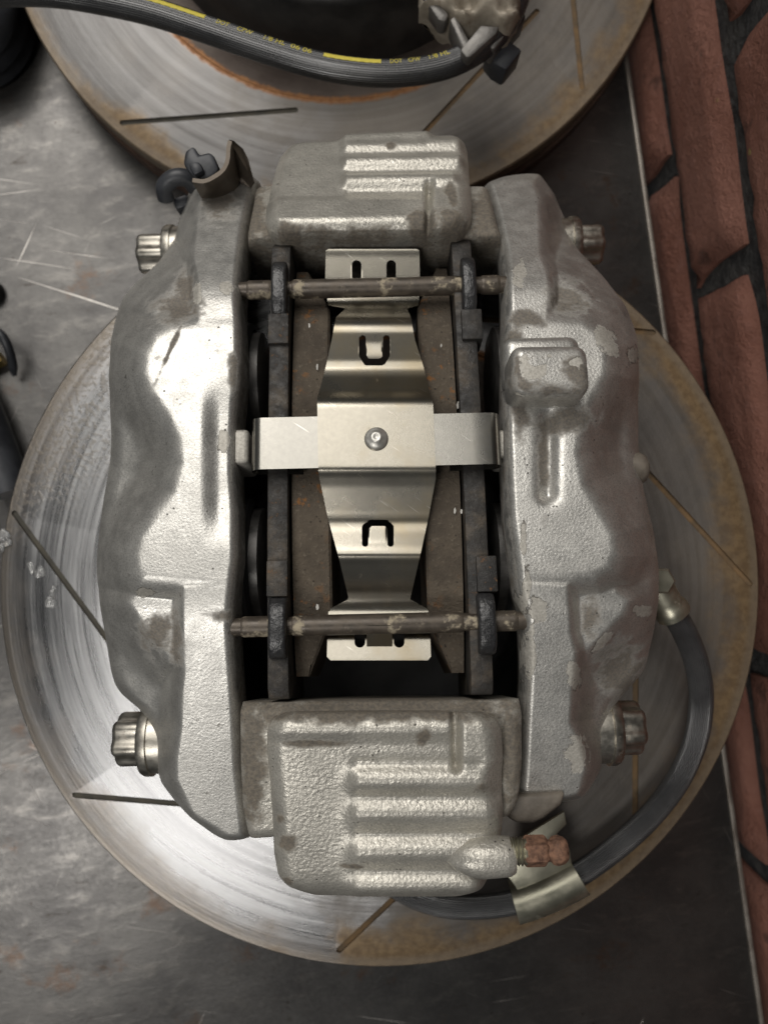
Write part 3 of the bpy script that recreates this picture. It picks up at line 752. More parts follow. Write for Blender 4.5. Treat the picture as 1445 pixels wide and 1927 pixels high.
for (x0, y0, x1, y1, w_, h_) in ((430, 806, 468, 872, -.0030, .020), (938, 806, 968, 862, -.0040, .020)):
    o = local_box('guide_lug', x0, y0, x1, y1, w_, h_, 'paint', CAL, .0016, 3); set_attrs(o, .15, .62)
for sg, xs in ((-1, -.0515), (1, .0475)):
    for yy in (710, 1050):
        v0 = float(loc(720, yy, -.03)[1]); x_ = float(loc(500 if sg < 0 else 925, yy, -.03)[0])
        V, Fc = lathe([(.018, 0), (.0205, -sg*-.001), (.0205, sg*.012), (.0205, sg*.020)], 72, 'x')
        o = mk('piston', V+np.array([x_, v0, -.036]), Fc, 'piston', CAL, sharp=40)
        V, Fc = lathe([(.0215, sg*.004), (.0240, sg*.005), (.0245, sg*.008), (.0225, sg*.010), (.0245, sg*.012), (.0245, sg*.016)], 72, 'x')
        mk('boot', V+np.array([x_, v0, -.036]), Fc[:-2], 'seal', o)

# ---- bolts (external star heads) holding the halves together
def star_bolt(px_out, px_in, pyc, w, r, flange_r, sg):
    a = loc(px_out, pyc, w); b = loc(px_in, pyc, w); L_ = abs(b[0]-a[0])
    n = 96; prof = [(.62, L_), (.86, L_-.0002), (.96, L_-.0010), (1, L_-.002), (1, 0), (1, -.004)]
    V, Fc = [], []
    for k, h in prof:
        for j in range(n):
            t = 2*PI*j/n; lob = math.cos(6*t+.5); rr = r*k*(1+.10*math.copysign(abs(lob)**.7, lob)); V.append((sg*h, rr*math.cos(t), rr*math.sin(t)))
    for i in range(len(prof)-1):
        for j in range(n): k = (j+1) % n; Fc.append((i*n+j, i*n+k, (i+1)*n+k, (i+1)*n+j))
    Fc.append(list(range(n)))
    V = np.array(V)+np.array([b[0], b[1], w])
    o = mk('bolt', V, Fc, 'bolt', CAL, sharp=35)
    V, Fc = lathe([(flange_r*.8, sg*.0012), (flange_r*.95, sg*.0006), (flange_r, -sg*.0006), (flange_r, -sg*.0030), (flange_r*.93, -sg*.0032), (flange_r*.93, -sg*.0085), (r*.9, -sg*.0090), (r*.9, -sg*.018)], 64, 'x')
    mk('flange', V+np.array([b[0], b[1], w]), Fc, 'bolt', o, sharp=35)
star_bolt(264, 318, 478, -.062, .0084, .0125, -1)
star_bolt(222, 277, 1390, -.058, .0092, .0140, -1)
star_bolt(1131, 1082, 462, -.062, .0084, .0125, 1)
star_bolt(1206, 1154, 1370, -.058, .0092, .0140, 1)

# ---- bleeder boss and screw, lower lug, hose tab
a = loc(948, 1612, -.022); b = loc(905, 1622, -.022)
V, Fc = lathe([(.0052, .0035), (.0062, .0020), (.0064, .0), (.0068, -.007), (.0062, -.011), (.0040, -.016), (.0010, -.019)], 40, 'x')
o = mk('bleeder_boss', V+a, Fc, 'cast', CAL); set_attrs(o, .12)
s0 = loc(958, 1603, -.021)
prof = [(.0040, -.004), (.0040, 0)]
for k in range(4): prof += [(.0046, .0004+k*.0012), (.0038, .0010+k*.0012)]
prof += [(.0044, .0054)]
V, Fc = lathe(prof, 32, 'x'); scr = mk('bleeder_screw', V+s0, Fc, 'zinc', CAL, sharp=30)
V, Fc = lathe([(.0038, .0046), (.0046, .0050), (.0050, .0056), (.0050, .0112), (.0047, .0118), (.0034, .0128)], 6, 'x'); mk('hexagon', V+s0, Fc, 'rust', scr, sharp=25)
V, Fc = lathe([(.0034, .0124), (.0034, .0134), (.0044, .0143), (.0047, .0158), (.0042, .0178), (.0032, .0189), (.0012, .0191)], 32, 'x'); mk('nipple', V+s0, Fc, 'rust', scr, sharp=40)
pl = [(962, 1500), (1072, 1494), (1062, 1520), (1030, 1546), (1008, 1556), (975, 1555), (955, 1540)]
q = loc(np.array([p_[0] for p_ in pl]), np.array([p_[1] for p_ in pl]), -.026)
o = bm_obj('corner_lug', prism([tuple(t[:2]) for t in q], -.060, -.030, 'z', .002, 3), 'dirty', CAL); set_attrs(o, .75)

# ================================================================ PADS
def pad(side, label):
    root = thing('brake_pad', label, 'brake pad', CMAT @ Matrix.Translation((0, 0, -.05)), 'brake pads held in the caliper')
    off = np.array([0, 0, .05])
    if side < 0: xo, xi, fi = 507, 545, 621
    else: xo, xi, fi = 908, 868, 797
    ym = 880
    uo, ui, uf = (float(loc(x, ym, -.009)[0]) for x in (xo, xi, fi))
    def vy(y, w): return float(loc(720, y, w)[1])
    prof = [(vy(455, -.013), -.013), (vy(462, -.010), -.0095), (vy(500, -.0085), -.0085), (vy(560, -.0075), -.0072), (vy(640, -.0065), -.0060), (vy(760, -.006), -.0050), (vy(880, -.006), -.0047), (vy(1000, -.006), -.0050), (vy(1100, -.0065), -.0060), (vy(1200, -.0075), -.0075), (vy(1290, -.009), -.0090), (vy(1312, -.012), -.0115), (vy(1312, -.05), -.055), (vy(455, -.05), -.055)]
    prof = [(a, b+.05) for a, b in prof]
    bm_obj('backing_plate', prism(prof, min(uo, ui), max(uo, ui), 'x', .0006, 2), 'plate', root)
    # friction block: arched top, chamfered ends
    N = 40; v0, v1 = vy(500, -.02), vy(1270, -.02); V, Fc = [], []
    d = .0008*(1 if side < 0 else -1)
    for i in range(N):
        t = i/(N-1); v = v0+(v1-v0)*t; c_ = (v-(v0+v1)/2)/((v0-v1)/2)
        w = -.0085-.030*(1-math.sqrt(max(0, 1-(.86*c_)**2)))
        chf = max(0, (abs(c_)-.74)/.26)
        uf_ = uf+(ui-uf)*.62*chf
        for (u, ww) in ((ui+d, w), (ui+d*3+(uf_-ui)*.5, w+.0002), (uf_-d, w), (uf_, w-.0010), (uf_, -.06), (ui+d, -.06)): V.append((u, v+rng.randn()*.00005, ww+.05+rng.randn()*.00006))
    for i in range(N-1):
        for j in range(6): a = i*6+j; b = i*6+(j+1) % 6; Fc.append((a, b, b+6, a+6))
    Fc.append(list(range(6))); Fc.append([(N-1)*6+j for j in range(6)])
    mk('friction_block', V, Fc, 'friction', root, sharp=30)
    ex0, ex1 = (509, 538) if side < 0 else (870, 897)
    bx0, bx1 = (504, 541) if side < 0 else (900, 935)
    for (y0, y1, x0, x1, w0) in ((478, 584, ex0, ex1, -.0015), (1118, 1236, *((503, 537) if side < 0 else (901, 935)), -.0015)):
        vv = [vy(y0, w0), vy(y1, w0)]; u0, u1 = float(loc(x0, (y0+y1)/2, w0)[0]), float(loc(x1, (y0+y1)/2, w0)[0]); h_ = vv[0]-vv[1]
        pr = [(vv[0], -.016), (vv[0], w0-.003), (vv[0]-.003, w0-.0005), (vv[0]-.25*h_, w0), (vv[1]+.3*h_, w0+.0002), (vv[1]+.12*h_, w0-.0012), (vv[1], w0-.004), (vv[1], -.016)]
        o = bm_obj('ear_coating', prism([(a, b+.05) for a, b in pr], u0, u1, 'x', .0011, 3), 'ear', root)
    for (y0, y1, x0, x1) in ((584, 641, *((504, 543) if side < 0 else (869, 908))), (1050, 1118, *((501, 541) if side < 0 else (897, 936)))):
        w0 = -.0042; u0, u1 = float(loc(x0, (y0+y1)/2, w0)[0]), float(loc(x1, (y0+y1)/2, w0)[0])
        bm_obj('pad_clip', boxbm((u0, vy(y1, w0), .05-.016), (u1, vy(y0, w0), .05+w0), .0005, 2), 'clip', root)
    return root
pad(-1, 'left brake pad with black backing plate and rust flecked friction block')
pad(1, 'right brake pad with dusty brown friction block beside the chipped caliper half')

# ================================================================ PINS
def pin(y_l, y_r, xa, xb, label):
    w = -.0085; a, b = loc(xa, y_l, w), loc(xb, y_r, w); L_ = b[0]-a[0]
    root = thing('retaining_pin', label, 'pin', CMAT @ Matrix.Translation(Vector(a)), 'pad retaining pins')
    V, Fc = lathe([(.0012, -.010), (.0030, -.010), (.0030, L_+.012), (.0012, L_+.012)], 36, 'x'); mk('shaft', V, Fc, 'pin', root, sharp=40)
    def sleeve(x0, x1):
        p0, p1 = float(loc(x0, y_l, w)[0]-a[0]), float(loc(x1, y_l, w)[0]-a[0])
        V, Fc = lathe([(.0028, p0), (.0032, p0+.0001), (.00345, p0+.0008)]+[(.00345, p0+.0008+(p1-p0-.0016)*k/14) for k in range(1, 15)]+[(.0032, p1-.0001), (.0028, p1)], 40, 'x')
        mk('sleeve', V, Fc, 'pin', root, sharp=40)
    sleeve(xa, 512); sleeve(550, 872); sleeve(905, xb+6)
    return root
pin(546, 540, 466, 934, 'dull brown pad retaining pin nearest the upper ribbed block')
pin(1180, 1174, 455, 968, 'worn pad retaining pin with shiny scuffs nearest the lower ribbed block')

# ================================================================ PAD SPRING
SP = thing('pad_spring', 'bent stainless steel pad spring plate riveted to a cross strap', 'pad spring', CMAT @ Matrix.Translation((0, 0, -.016)))
prof_y = [468, 480, 525, 545, 562, 572, 582, 592, 600, 610, 622, 650, 680, 694, 708, 738, 746, 754, 762, 880, 887, 895, 915, 965, 978, 988, 1000, 1030, 1042, 1050, 1060, 1075, 1115, 1128, 1142, 1150, 1175, 1200, 1243]
prof_w = [-.0110, -.0118, -.0142, -.0155, -.0155, -.0150, -.0128, -.0070, -.0036, -.0024, -.0022, -.0038, -.0055, -.0056, -.0046, -.0006, .0012, .0026, .0030, .0030, .0026, .0014, -.0008, -.0052, -.0060, -.0062, -.0058, -.0042, -.0038, -.0042, -.0056, -.0075, -.0128, -.0140, -.0148, -.0150, -.0144, -.0120, -.0112]
wid = [(468, 618, 784), (471, 613, 789), (525, 612, 790), (571, 617, 788), (574, 618, 787), (580, 650, 766), (597, 632, 773), (640, 624, 781), (690, 613, 797), (735, 601, 808), (748, 597, 812), (762, 597, 815), (885, 599, 820), (900, 601, 820), (975, 617, 806), (1048, 637, 790), (1122, 655, 773), (1128, 655, 772), (1145, 622, 803), (1150, 618, 806), (1170, 617, 808), (1236, 615, 811), (1243, 622, 805)]
ys = np.unique(np.concatenate([np.arange(468, 1243.1, 2.5), [w_[0] for w_ in wid], np.arange(572, 582, 1.0), np.arange(1122, 1150, 1.5)]))
ncol = 96; t_ = np.linspace(0, 1, ncol)
xl = np.interp(ys, [w_[0] for w_ in wid], [w_[1] for w_ in wid]); xr = np.interp(ys, [w_[0] for w_ in wid], [w_[2] for w_ in wid])
X = xl[:, None]+(xr-xl)[:, None]*t_; Y = np.repeat(ys[:, None], ncol, 1)
def poly_d(X, Y, pts): 
    d = np.full(X.shape, 1e9)
    for (a, b), (c_, e) in zip(pts[:-1], pts[1:]): d = np.minimum(d, seg_d(X, Y, a, b, c_, e))
    return d
def hole_sdf(X, Y):
    d = poly_d(X, Y, [(682, 637), (682, 668), (690, 681), (719, 681), (727, 668), (727, 637)])-6.5
    d = np.minimum(d, poly_d(X, Y, [(687, 1023), (687, 992), (697, 984), (726, 984), (735, 992), (735, 1023)])-6.0)
    for x_ in (671, 736): d = np.minimum(d, seg_d(X, Y, x_, 498, x_, 528)-9)
    for x_ in (677, 751): d = np.minimum(d, seg_d(X, Y, x_, 1188, x_, 1209)-10)
    return d
D = hole_sdf(X, Y); e_ = .2
gx, gy = (hole_sdf(X+e_, Y)-hole_sdf(X-e_, Y))/(2*e_), (hole_sdf(X, Y+e_)-hole_sdf(X, Y-e_))/(2*e_)
near = np.abs(D) < 1.4
X2 = np.where(near, X-D*gx, X); Y2 = np.where(near, Y-D*gy, Y)
wq = np.interp(Y2.ravel(), prof_y, prof_w).reshape(Y2.shape)
yy_ = np.arange(460, 1250, .5); ww_ = gsm(np.interp(yy_, prof_y, prof_w), 7); wq = np.interp(Y2.ravel(), yy_, ww_).reshape(Y2.shape)
# the tongues left inside the slots stand slightly proud
wq = wq+.0009*sstep(np.abs(X2-704.5), 16.5, 15.5)*sstep(Y2, 640, 676)*(Y2 < 682)+.0009*sstep(np.abs(X2-711), 18.5, 17.5)*sstep(Y2, 1024, 992)*(Y2 > 984)*(Y2 < 1030)
# centre tongue hooks up over each pin
top = loc(X2, Y2, wq); th = .00055
P1 = top.reshape(-1, 3); P0 = P1-np.array([0, 0, th])
n0 = len(P1); Fq = []
cD = .25*(D[:-1, :-1]+D[1:, :-1]+D[:-1, 1:]+D[1:, 1:]); keep = cD > 0
for i in range(keep.shape[0]):
    for j in range(ncol-1):
        if keep[i, j]: a = i*ncol+j; Fq.append((a, a+1, a+ncol+1, a+ncol))
cnt = {}
for f in Fq:
    for k in range(4):
        a, b = f[k], f[(k+1) % 4]; cnt[(min(a, b), max(a, b))] = cnt.get((min(a, b), max(a, b)), 0)+1
allF = list(Fq)+[tuple(n0+k for k in f[::-1]) for f in Fq]
allF += [(a, b, n0+b, n0+a) for (a, b), c_ in cnt.items() if c_ == 1]
used = np.unique(np.array([k for f in allF for k in f])); rem = -np.ones(2*n0, int); rem[used] = np.arange(len(used))
VV = np.vstack([P1, P0])[used]-np.array([0, 0, -.016])
mk('spring_leaf', VV, [tuple(rem[k] for k in f) for f in allF], 'spring', SP, sharp=42)
# hooks over the pins
for (y0, y1, xa, xb) in ((1216, 1177, 690, 738),):
    V, Fc = [], []; n = 14; sgn = 1 if y1 > y0 else -1
    for i in range(n):
        f = i/(n-1); y = y0+(y1-y0)*f; w = -.0112+.0062*f
        a, b = loc(xa+(3 if i == n-1 else 0), y, w), loc(xb-(3 if i == n-1 else 0), y, w)
        for q in (a, b): V.append(q+np.array([0, 0, .016]))
        for q in (a, b): V.append(q+np.array([0, 0, .016-th]))
    for i in range(n-1):
        a = i*4; Fc += [(a, a+1, a+5, a+4), (a+2, a+6, a+7, a+3), (a, a+4, a+6, a+2), (a+1, a+3, a+7, a+5)]
    Fc += [(0, 2, 3, 1), tuple((n-1)*4+k for k in (0, 1, 3, 2))]
    mk('hook', V, Fc, 'spring', SP, sharp=35)
# cross strap with rolled ends
def strap():
    wt = .0018; c0 = [float(loc(x_, 830, wt)[0]) for x_ in (471, 944)]; va, vb = float(loc(708, 781, wt)[1]), float(loc(708, 878, wt)[1])
    r = .0036; path = []
    uL, uR = c0
    path.append((uL+.017, wt-2*r-.0012)); path.append((uL+.010, wt-2*r-.0004))
    for k in range(9): t = -PI/2-PI*k/8; path.append((uL+r+r*math.cos(t), wt-r+r*math.sin(t)))
    for k in range(1, 12): path.append((uL+r+(uR-uL-2*r)*k/12, wt))
    for k in range(9): t = PI/2-PI*k/8; path.append((uR-r+r*math.cos(t), wt-r+r*math.sin(t)))
    path.append((uR-.010, wt-2*r-.0004)); path.append((uR-.017, wt-2*r-.0012))
    P = np.array(path); T = np.gradient(P, axis=0); T /= np.linalg.norm(T, axis=1)[:, None]; Nn = np.stack([-T[:, 1], T[:, 0]], 1)
    Q = P-Nn*.0006; V, Fc = [], []
    for i in range(len(P)):
        for (pp, v) in ((P[i], va), (P[i], vb), (Q[i], vb), (Q[i], va)): V.append((pp[0], v, pp[1]+.016))
    for i in range(len(P)-1):
        for k in range(4): a = i*4+k; b = i*4+(k+1) % 4; Fc.append((a, b, b+4, a+4))
    Fc += [(0, 1, 2, 3), tuple(len(V)-4+k for k in range(4))]
    mk('cross_strap', V, Fc, 'strap', SP, sharp=35)
strap()
q = loc(708, 826, .0030)+np.array([0, 0, .016])
V, Fc = lathe([(.0040, 0), (.0040, .0004), (.0037, .0011), (.0030, .0017), (.0021, .0020), (.0019, .00245), (.0012, .0027), (.0007, .0024), (.0001, .0023)], 40)
mk('rivet', V+q, Fc, 'rivet', SP, sharp=60)

# ================================================================ HOSES
def hose(name, label, pts, r, nseg, mat='hose'):
    S = smooth_path([W(*p_) for p_ in pts], nseg)
    root = thing(name, label, 'brake hose', Matrix.Translation(Vector(S[0])))
    V, Fc, A = tube(S, r, 40); mk('sheath', V-S[0], Fc, mat, root, sharp=0, attrs={'around': A})
    return root, S
h1, S1 = hose('brake_hose', 'plain ribbed black hose looping out from the right caliper half', [(1228, 1085, .103), (1252, 1130, .101), (1288, 1190, .097), (1312, 1255, .093), (1319, 1325, .089), (1306, 1400, .0865), (1268, 1480, .0845), (1200, 1560, .0835), (1110, 1632, .0832), (1030, 1676, .083), (950, 1702, .0825), (860, 1707, .081), (790, 1692, .079), (730, 1660, .0775)], .0052, 170)
o0 = S1[0]
a = W(1236, 1075, .106); b = W(1272, 1112, .100)
S = smooth_path([a-(b-a)*.5, a, b], 14); rr = np.interp(np.linspace(0, 1, 14), [0, .5, .6, .9, 1], [.0052, .0052, .0056, .0072, .0074])
# crimped ferrule at the caliper end follows the hose
Sx = S1[:14]; rr = np.interp(np.arange(14), [0, 9, 11, 13], [.0064, .0064, .0074, .0074]); V, Fc, A = tube(Sx, rr, 24); mk('ferrule', V-o0, Fc, 'zinc', h1, sharp=30)
q = W(1262, 1100, .105)
V, Fc = lathe([(.0058, 0), (.0058, .004), (.005, .0046), (.001, .0046)], 6); mk('banjo_bolt', V+W(1238, 1092, .106)-o0, Fc, 'zinc', h1, sharp=30)
# sheet saddle over the hose
i0 = int(np.argmin(np.abs(S1[:, 0]-W(1086, 0, .083)[0])+(S1[:, 1] > -.1)*1)); i1 = int(np.argmin(np.abs(S1[:, 0]-W(968, 0, .083)[0])+(S1[:, 1] > -.1)*1))
Sb = S1[min(i0, i1):max(i0, i1)+1]; T, B, N = frames(Sb); V, Fc = [], []; na = 15
for R_ in (.0092, .0083):
    for i in range(len(Sb)):
        for k in range(na):
            t = rad(-62)+rad(225)*k/(na-1); V.append(Sb[i]+(B[i]*math.cos(t)+N[i]*math.sin(t))*R_-o0)
n = len(Sb)
for l in range(2):
    for i in range(n-1):
        for k in range(na-1): a = l*n*na+i*na+k; Fc.append((a, a+1, a+na+1, a+na))
for i in range(n-1):
    for k in (0, na-1): a = i*na+k; Fc.append((a, a+na, a+na+n*na, a+n*na))
for k in range(na-1):
    for i in (0, n-1): a = i*na+k; Fc.append((a, a+1, a+1+n*na, a+n*na))
mk('saddle_bracket', V, Fc, 'zinc', h1, sharp=50)
pl = [(962, 1590), (1062, 1528), (1066, 1552), (1048, 1570), (1072, 1600), (1080, 1650), (985, 1690), (955, 1650)]
z_ = .088
bm_obj('bracket_plate', prism([tuple(W(x_, y_, z_)[:2]-o0[:2]) for x_, y_ in pl], z_-.0018-o0[2], z_-o0[2], 'z', .0004), 'zinc', h1)

h2, S2 = hose('brake_hose', 'black hose printed with yellow lettering and bars across the upper rotor', [(-160, 10, .090), (-60, -8, .092), (20, -16, .093), (100, -14, .093), (180, -2, .092), (280, 20, .091), (380, 52, .090), (485, 88, .0895), (590, 120, .0890), (670, 134, .0888), (745, 137, .0888), (820, 127, .0890), (880, 104, .0895), (930, 66, .090), (965, 15, .090), (985, -60, .090)], .0056, 220, 'hose_black')
o2 = S2[0]; L2 = np.r_[0, np.cumsum(np.linalg.norm(np.diff(S2, axis=0), axis=1))]; T2, B2, N2 = frames(S2)
def on_hose(s, t, lift=.00006):
    """s metres along the hose, t metres round it (positive = towards the top of the picture)"""
    c = np.array([np.interp(s, L2, S2[:, k]) for k in range(3)]); Bv = np.array([np.interp(s, L2, B2[:, k]) for k in range(3)]); Nv = np.array([np.interp(s, L2, N2[:, k]) for k in range(3)])
    if Bv[1] > 0: sg = 1
    else: sg = -1
    a = t/.0056; return c+(Bv*sg*math.sin(a)+Nv*math.cos(a))*(.0056+lift)-o2
def s_at(px): 
    m = (S2[:, 0]*F/(CAMZ-S2[:, 2])+CX); k = np.where(np.diff(np.sign(m-px)))[0][0]; return L2[k]
T0 = .0026
def bar(px0, px1):
    s0, s1 = s_at(px0), s_at(px1); V, Fc = [], []; n = 24
    for i in range(n):
        s = s0+(s1-s0)*i/(n-1)
        for k in range(5): V.append(on_hose(s, T0-.0012+.0024*k/4+.00012*math.sin(i*2.1+k)))
    for i in range(n-1):
        for k in range(4): a = i*5+k; Fc.append((a, a+1, a+6, a+5))
    mk('yellow_bar', V, Fc, 'yellow', h2)
def text(word, px0, px1, flip=False):
    s0, s1 = s_at(px0), s_at(px1)
    cu_ = bpy.data.curves.new('text', 'FONT'); cu_.body = word; cu_.size = 1.0; cu_.resolution_u = 3
    to = bpy.data.objects.new('text', cu_); C.objects.link(to); bpy.context.view_layer.update()
    me = bpy.data.meshes.new_from_object(to.evaluated_get(bpy.context.evaluated_depsgraph_get()))
    bpy.data.objects.remove(to)
    V = np.array([v.co[:] for v in me.vertices]); Fc = [tuple(p_.vertices) for p_ in me.polygons]
    x0, x1 = V[:, 0].min(), V[:, 0].max(); y0, y1 = V[:, 1].min(), V[:, 1].max()
    P = [on_hose(s0+(s1-s0)*(v[0]-x0)/(x1-x0), T0-.0013+.0026*(v[1]-y0)/(y1-y0), .00012) for v in V]
    mk('yellow_lettering', P, Fc, 'yellow', h2, smooth=False)
bar(272, 392); bar(609, 722)
text('DOT', 411, 433); text('CFW', 452, 477); text('1/8 HL', 497, 540); text('06', 551, 567); text('06', 574, 590)
text('DOT', 738, 760); text('CFW', 773, 797); text('1/8 HL', 812, 852)

# ================================================================ hose bracket with clip over the upper rotor
def wbox(name, pts, z0, z1, mat, parent, bevel=.001, seg=2):
    o = np.array(parent.location)
    q = [tuple(W(x_, y_, z1)[:2]-o[:2]) for x_, y_ in pts]
    return bm_obj(name, prism(q, z0-o[2], z1-o[2], 'z', bevel, seg), mat, parent)
hb = thing('hose_bracket', 'corroded grey hose bracket with black plastic clip over the upper rotor', 'bracket', Matrix.Translation(Vector(W(880, 40, .076))))
V, Fc = [], []; nI, nJ = 40, 26
for i in range(nI):
    for j in range(nJ):
        px_, py_ = 792+196*i/(nI-1), -60+96*j/(nJ-1)
        edge_ = float(np.interp(px_, [792, 830, 848, 862, 880, 897, 911, 935, 956, 968, 980, 988], [-12, 0, 8, 22, 33, 31, 22, 29, 37, 32, 12, 0]))
        py_ = -60+(edge_+60)*j/(nJ-1); d = min(j, nJ-1-j, i, nI-1-i)
        z = .101+.0035*math.sin(px_/13.0+py_/19.0)*math.cos(py_/9.0-px_/37.0)+.003*math.sin(px_/29.0)-.010*max(0, 1-d/6)**2+rng.randn()*.0003
        V.append(W(px_, py_, .104)*np.array([1, 1, 0])+np.array([0, 0, z])-np.array(hb.location))
for i in range(nI-1):
    for j in range(nJ-1): a = i*nJ+j; Fc.append((a, a+1, a+nJ+1, a+nJ))
ring = [i*nJ for i in range(nI)]+[(nI-1)*nJ+j for j in range(1, nJ)]+[i*nJ+nJ-1 for i in range(nI-2, -1, -1)]+[j for j in range(nJ-2, 0, -1)]
nb = len(V)
for k in ring: V.append(V[k]-np.array([0, 0, .010]))
for k in range(len(ring)): Fc.append((ring[k], ring[(k+1) % len(ring)], nb+(k+1) % len(ring), nb+k))
Fc.append([nb+k for k in range(len(ring))])
mk('casting', V, Fc, 'lump', hb, sharp=70)
wbox('strut', [(793, -10), (812, -10), (846, 24), (838, 40), (825, 36)], .088, .098, 'strut', hb, .0015)
wbox('strut', [(846, 34), (858, 26), (886, 80), (882, 100), (872, 96)], .084, .097, 'strut', hb, .0012)
wbox('arm', [(866, 92), (905, 45), (940, 48), (934, 62), (885, 106), (876, 106)], .088, .0985, 'strut', hb, .0016)
wbox('clip_tab', [(925, 68), (945, 56), (950, 66), (930, 92), (921, 88)], .082, .094, 'strut', hb, .001)
wbox('plastic_clip', [(912, 96), (948, 66), (984, 92), (952, 131), (930, 118)], .070, .084, 'black_plastic', hb, .0015)
wbox('plastic_clip', [(935, 60), (985, 10), (990, 30), (975, 48), (950, 68)], .070, .084, 'black_plastic', hb, .0012)

# ================================================================ wire bracket at the caliper's upper left corner
wb = thing('wire_bracket', 'folded brown steel bracket with grey plastic wire clip behind the caliper', 'bracket', Matrix.Translation(Vector(W(440, 330, .10))))
ob = np.array(wb.location)
zt_ = .128
P = smooth_path([W(x_, y_, zt_) for x_, y_ in ((362, 338), (384, 340), (404, 331), (420, 318), (428, 300), (430, 276), (433, 264))], 40)
T = np.gradient(P, axis=0); T /= np.linalg.norm(T, axis=1)[:, None]; Nn = np.stack([-T[:, 1], T[:, 0], 0*T[:, 0]], 1)
V, Fc = [], []
for i in range(len(P)):
    for (sd, dz) in ((.0008, 0), (-.0008, 0), (-.0008, -.022), (.0008, -.022)): V.append(P[i]+Nn[i]*sd+np.array([0, 0, dz])-ob)
for i in range(len(P)-1):
    for k in range(4): a = i*4+k; b = i*4+(k+1) % 4; Fc.append((a, b, b+4, a+4))
Fc += [(0, 1, 2, 3), tuple(len(V)-4+k for k in range(4))]
mk('folded_strip', V, Fc, 'brown_steel', wb, sharp=40)
# sloping flap beside the strip
fl = [(431, 262, .1280), (440, 264, .1275), (458, 280, .121), (466, 296, .118), (478, 340, .112), (470, 352, .108), (424, 322, .108), (430, 300, .110)]
V = [W(*f)-ob for f in fl]; n = len(V); V += [v-np.array([0, 0, .0016]) for v in V]
Fc = [tuple(range(n)), tuple(range(2*n-1, n-1, -1))]+[(i, (i+1) % n, n+(i+1) % n, n+i) for i in range(n)]
mk('flap', V, Fc, 'brown_steel', wb, smooth=False)
wbox('wire_clip', [(348, 282), (364, 272), (374, 290), (392, 284), (402, 290), (412, 318), (400, 330), (372, 342), (352, 318), (344, 306)], .108, .123, 'black_plastic', wb, .0018)
wbox('wire_clip', [(352, 305), (374, 300), (384, 320), (364, 330)], .122, .127, 'black_plastic', wb, .0015)
S = smooth_path([W(x_, y_, z_) for x_, y_, z_ in ((368, 352, .098), (352, 335, .102), (328, 334, .103), (310, 350, .101), (312, 372, .096))], 30)
V, Fc, A = tube(S, .0036, 20); mk('wire_loop', V-ob, Fc, 'black_plastic', wb, sharp=50)
wbox('wire_plug', [(322, 372), (352, 362), (356, 386), (330, 394)], .078, .094, 'black_plastic', wb, .0015)

# ================================================================ dark things cut by the left edge
o = thing('dark_corner_object', 'black rubber boot in the corner beside the upper rotor', 'rubber boot', Matrix.Translation(Vector(W(-40, 70, .0))))  # dark ribbed solid in the corner, not identified
prof = [(.030, 0.0005), (.034, .006), (.031, .011), (.035, .016), (.031, .021), (.034, .026), (.030, .031), (.026, .036), (.012, .037)]
V, Fc = lathe(prof, 64); mk('ribbed_body', V, Fc, 'black_plastic', o, sharp=80)
V, Fc = lathe([(.0115, .036), (.0115, .043), (.009, .044), (.001, .044)], 40); mk('collar', V, Fc, 'seal', o)
o = thing('cable', 'black cable with brass fitting at the left edge of the bench', 'cable', Matrix.Translation(Vector(W(-10, 660, .0))))
oc_ = np.array(o.location)
S = smooth_path([W(-60, 590, .012), W(-30, 610, .018), W(4, 632, .020), W(20, 668, .015), W(27, 705, .006)], 40)
V, Fc, A = tube(S, np.interp(np.linspace(0, 1, 40), [0, .9, 1], [.0024, .0024, .0014]), 20); mk('sheath', V-oc_, Fc, 'black_plastic', o)
S = smooth_path([W(-30, 690, .006), W(-12, 682, .006), W(5, 674, .006)], 12); V, Fc, A = tube(S, .0042, 6); mk('brass_fitting', V-oc_, Fc, 'brass', o, sharp=30)
o = thing('rubber_hose_end', 'thick black rubber hose end beside the large rotor at the left edge', 'hose', Matrix.Translation(Vector(W(-30, 830, .0))))
oc_ = np.array(o.location)
S = smooth_path([W(-75, 700, .012), W(-40, 770, .012), W(-8, 850, .012), W(20, 930, .012)], 40); V, Fc, A = tube(S, .0115, 32); mk('sheath', V-oc_, Fc, 'black_plastic', o)
o = thing('rubber_grommet', 'small black rubber grommet at the left edge above the cable', 'grommet', Matrix.Translation(Vector(W(-14, 552, .0))))
V, Fc = lathe([(.003, .0004), (.007, .0004), (.0075, .004), (.006, .007), (.003, .0072)], 36); mk('ring', V, Fc, 'seal', o)

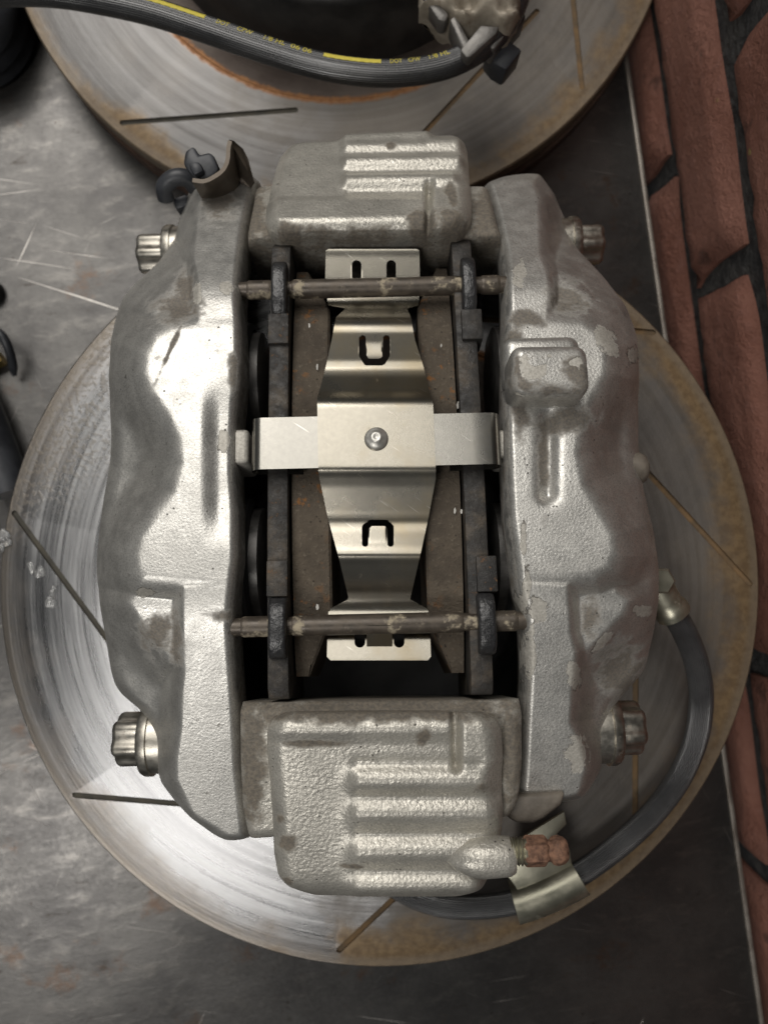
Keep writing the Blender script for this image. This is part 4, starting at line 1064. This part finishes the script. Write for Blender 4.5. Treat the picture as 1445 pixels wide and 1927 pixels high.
# ================================================================ sealant drops and paint flakes
lab = ['clear sealant drop at the very edge of the large rotor', 'clear two lobed sealant drop on the rotor beside the slanted slot', 'clear sealant drop nearest the caliper on the left of the rotor']
for k, blobs in enumerate(([(8, 1008, 11), (14, 1020, 8), (4, 1030, 6)], [(60, 1068, 9), (76, 1077, 10)], [(99, 1118, 8), (96, 1134, 11), (102, 1106, 5)])):
    c_ = W(blobs[0][0], blobs[0][1], ZL)
    o = thing('sealant_drop', lab[k], 'sealant drop', Matrix.Translation(Vector(c_+np.array([0, 0, .0001]))), 'sealant drops on the rotor')
    for (x_, y_, r_) in blobs:
        rr = r_*.000245; V, Fc = lathe([(rr*1.0, 0), (rr, rr*.10), (rr*.92, rr*.24), (rr*.7, rr*.36), (rr*.4, rr*.43), (rr*.02, rr*.45)], 36)
        an = np.arctan2(V[:, 1], V[:, 0]); V = V*(1+.16*np.sin(2*an+x_)+.10*np.sin(3*an+y_))[:, None]*np.array([1, 1, .8])
        mk('blob', V*np.array([.9, 1.3, 1])+W(x_, y_, ZL)-c_, Fc, 'gel', o, sharp=0)
flk = [(582, 612, -.0095), (597, 690, -.0090), (830, 650, -.0092), (862, 762, -.0092), (868, 962, -.0090), (856, 962, -.0088), (880, 905, -.0088), (597, 1143, -.0100)]
fl_lab = ['white paint flake on the left pad just below the upper pin', 'white paint flake on the left pad beside the spring slot', 'white paint flake on the right pad beside the spring shoulder', 'white paint flake on the right pad just above the cross strap', 'right flake of the pair on the right pad', 'left flake of the pair on the right pad', 'white paint flake on the right pad just below the cross strap', 'white paint flake on the left pad just above the lower pin']
for (x_, y_, w_), fl_ in zip(flk, fl_lab):
    q = loc(x_, y_, w_+.0002); q2 = RM @ q+OC
    a = rng.rand()*6; V, Fc = [], []
    r0 = .0005+.0005*rng.rand(); m_ = 6
    for l in (0, 1):
        for k in range(m_): t = a+2*PI*k/m_; rr = r0*(.6+.6*rng.rand()); V.append((rr*math.cos(t)*.6, rr*math.sin(t)*1.4, .0003*l+.0003*math.sin(t)))
    Fc = [tuple(range(m_)), tuple(range(2*m_-1, m_-1, -1))]+[(k, (k+1) % m_, m_+(k+1) % m_, m_+k) for k in range(m_)]
    o = mk('paint_flake', V, Fc, 'flake', None, smooth=False); o.matrix_world = Matrix.Translation(Vector(q2))
    tag(o, fl_, 'paint flake', 'paint flakes on the brake pads')
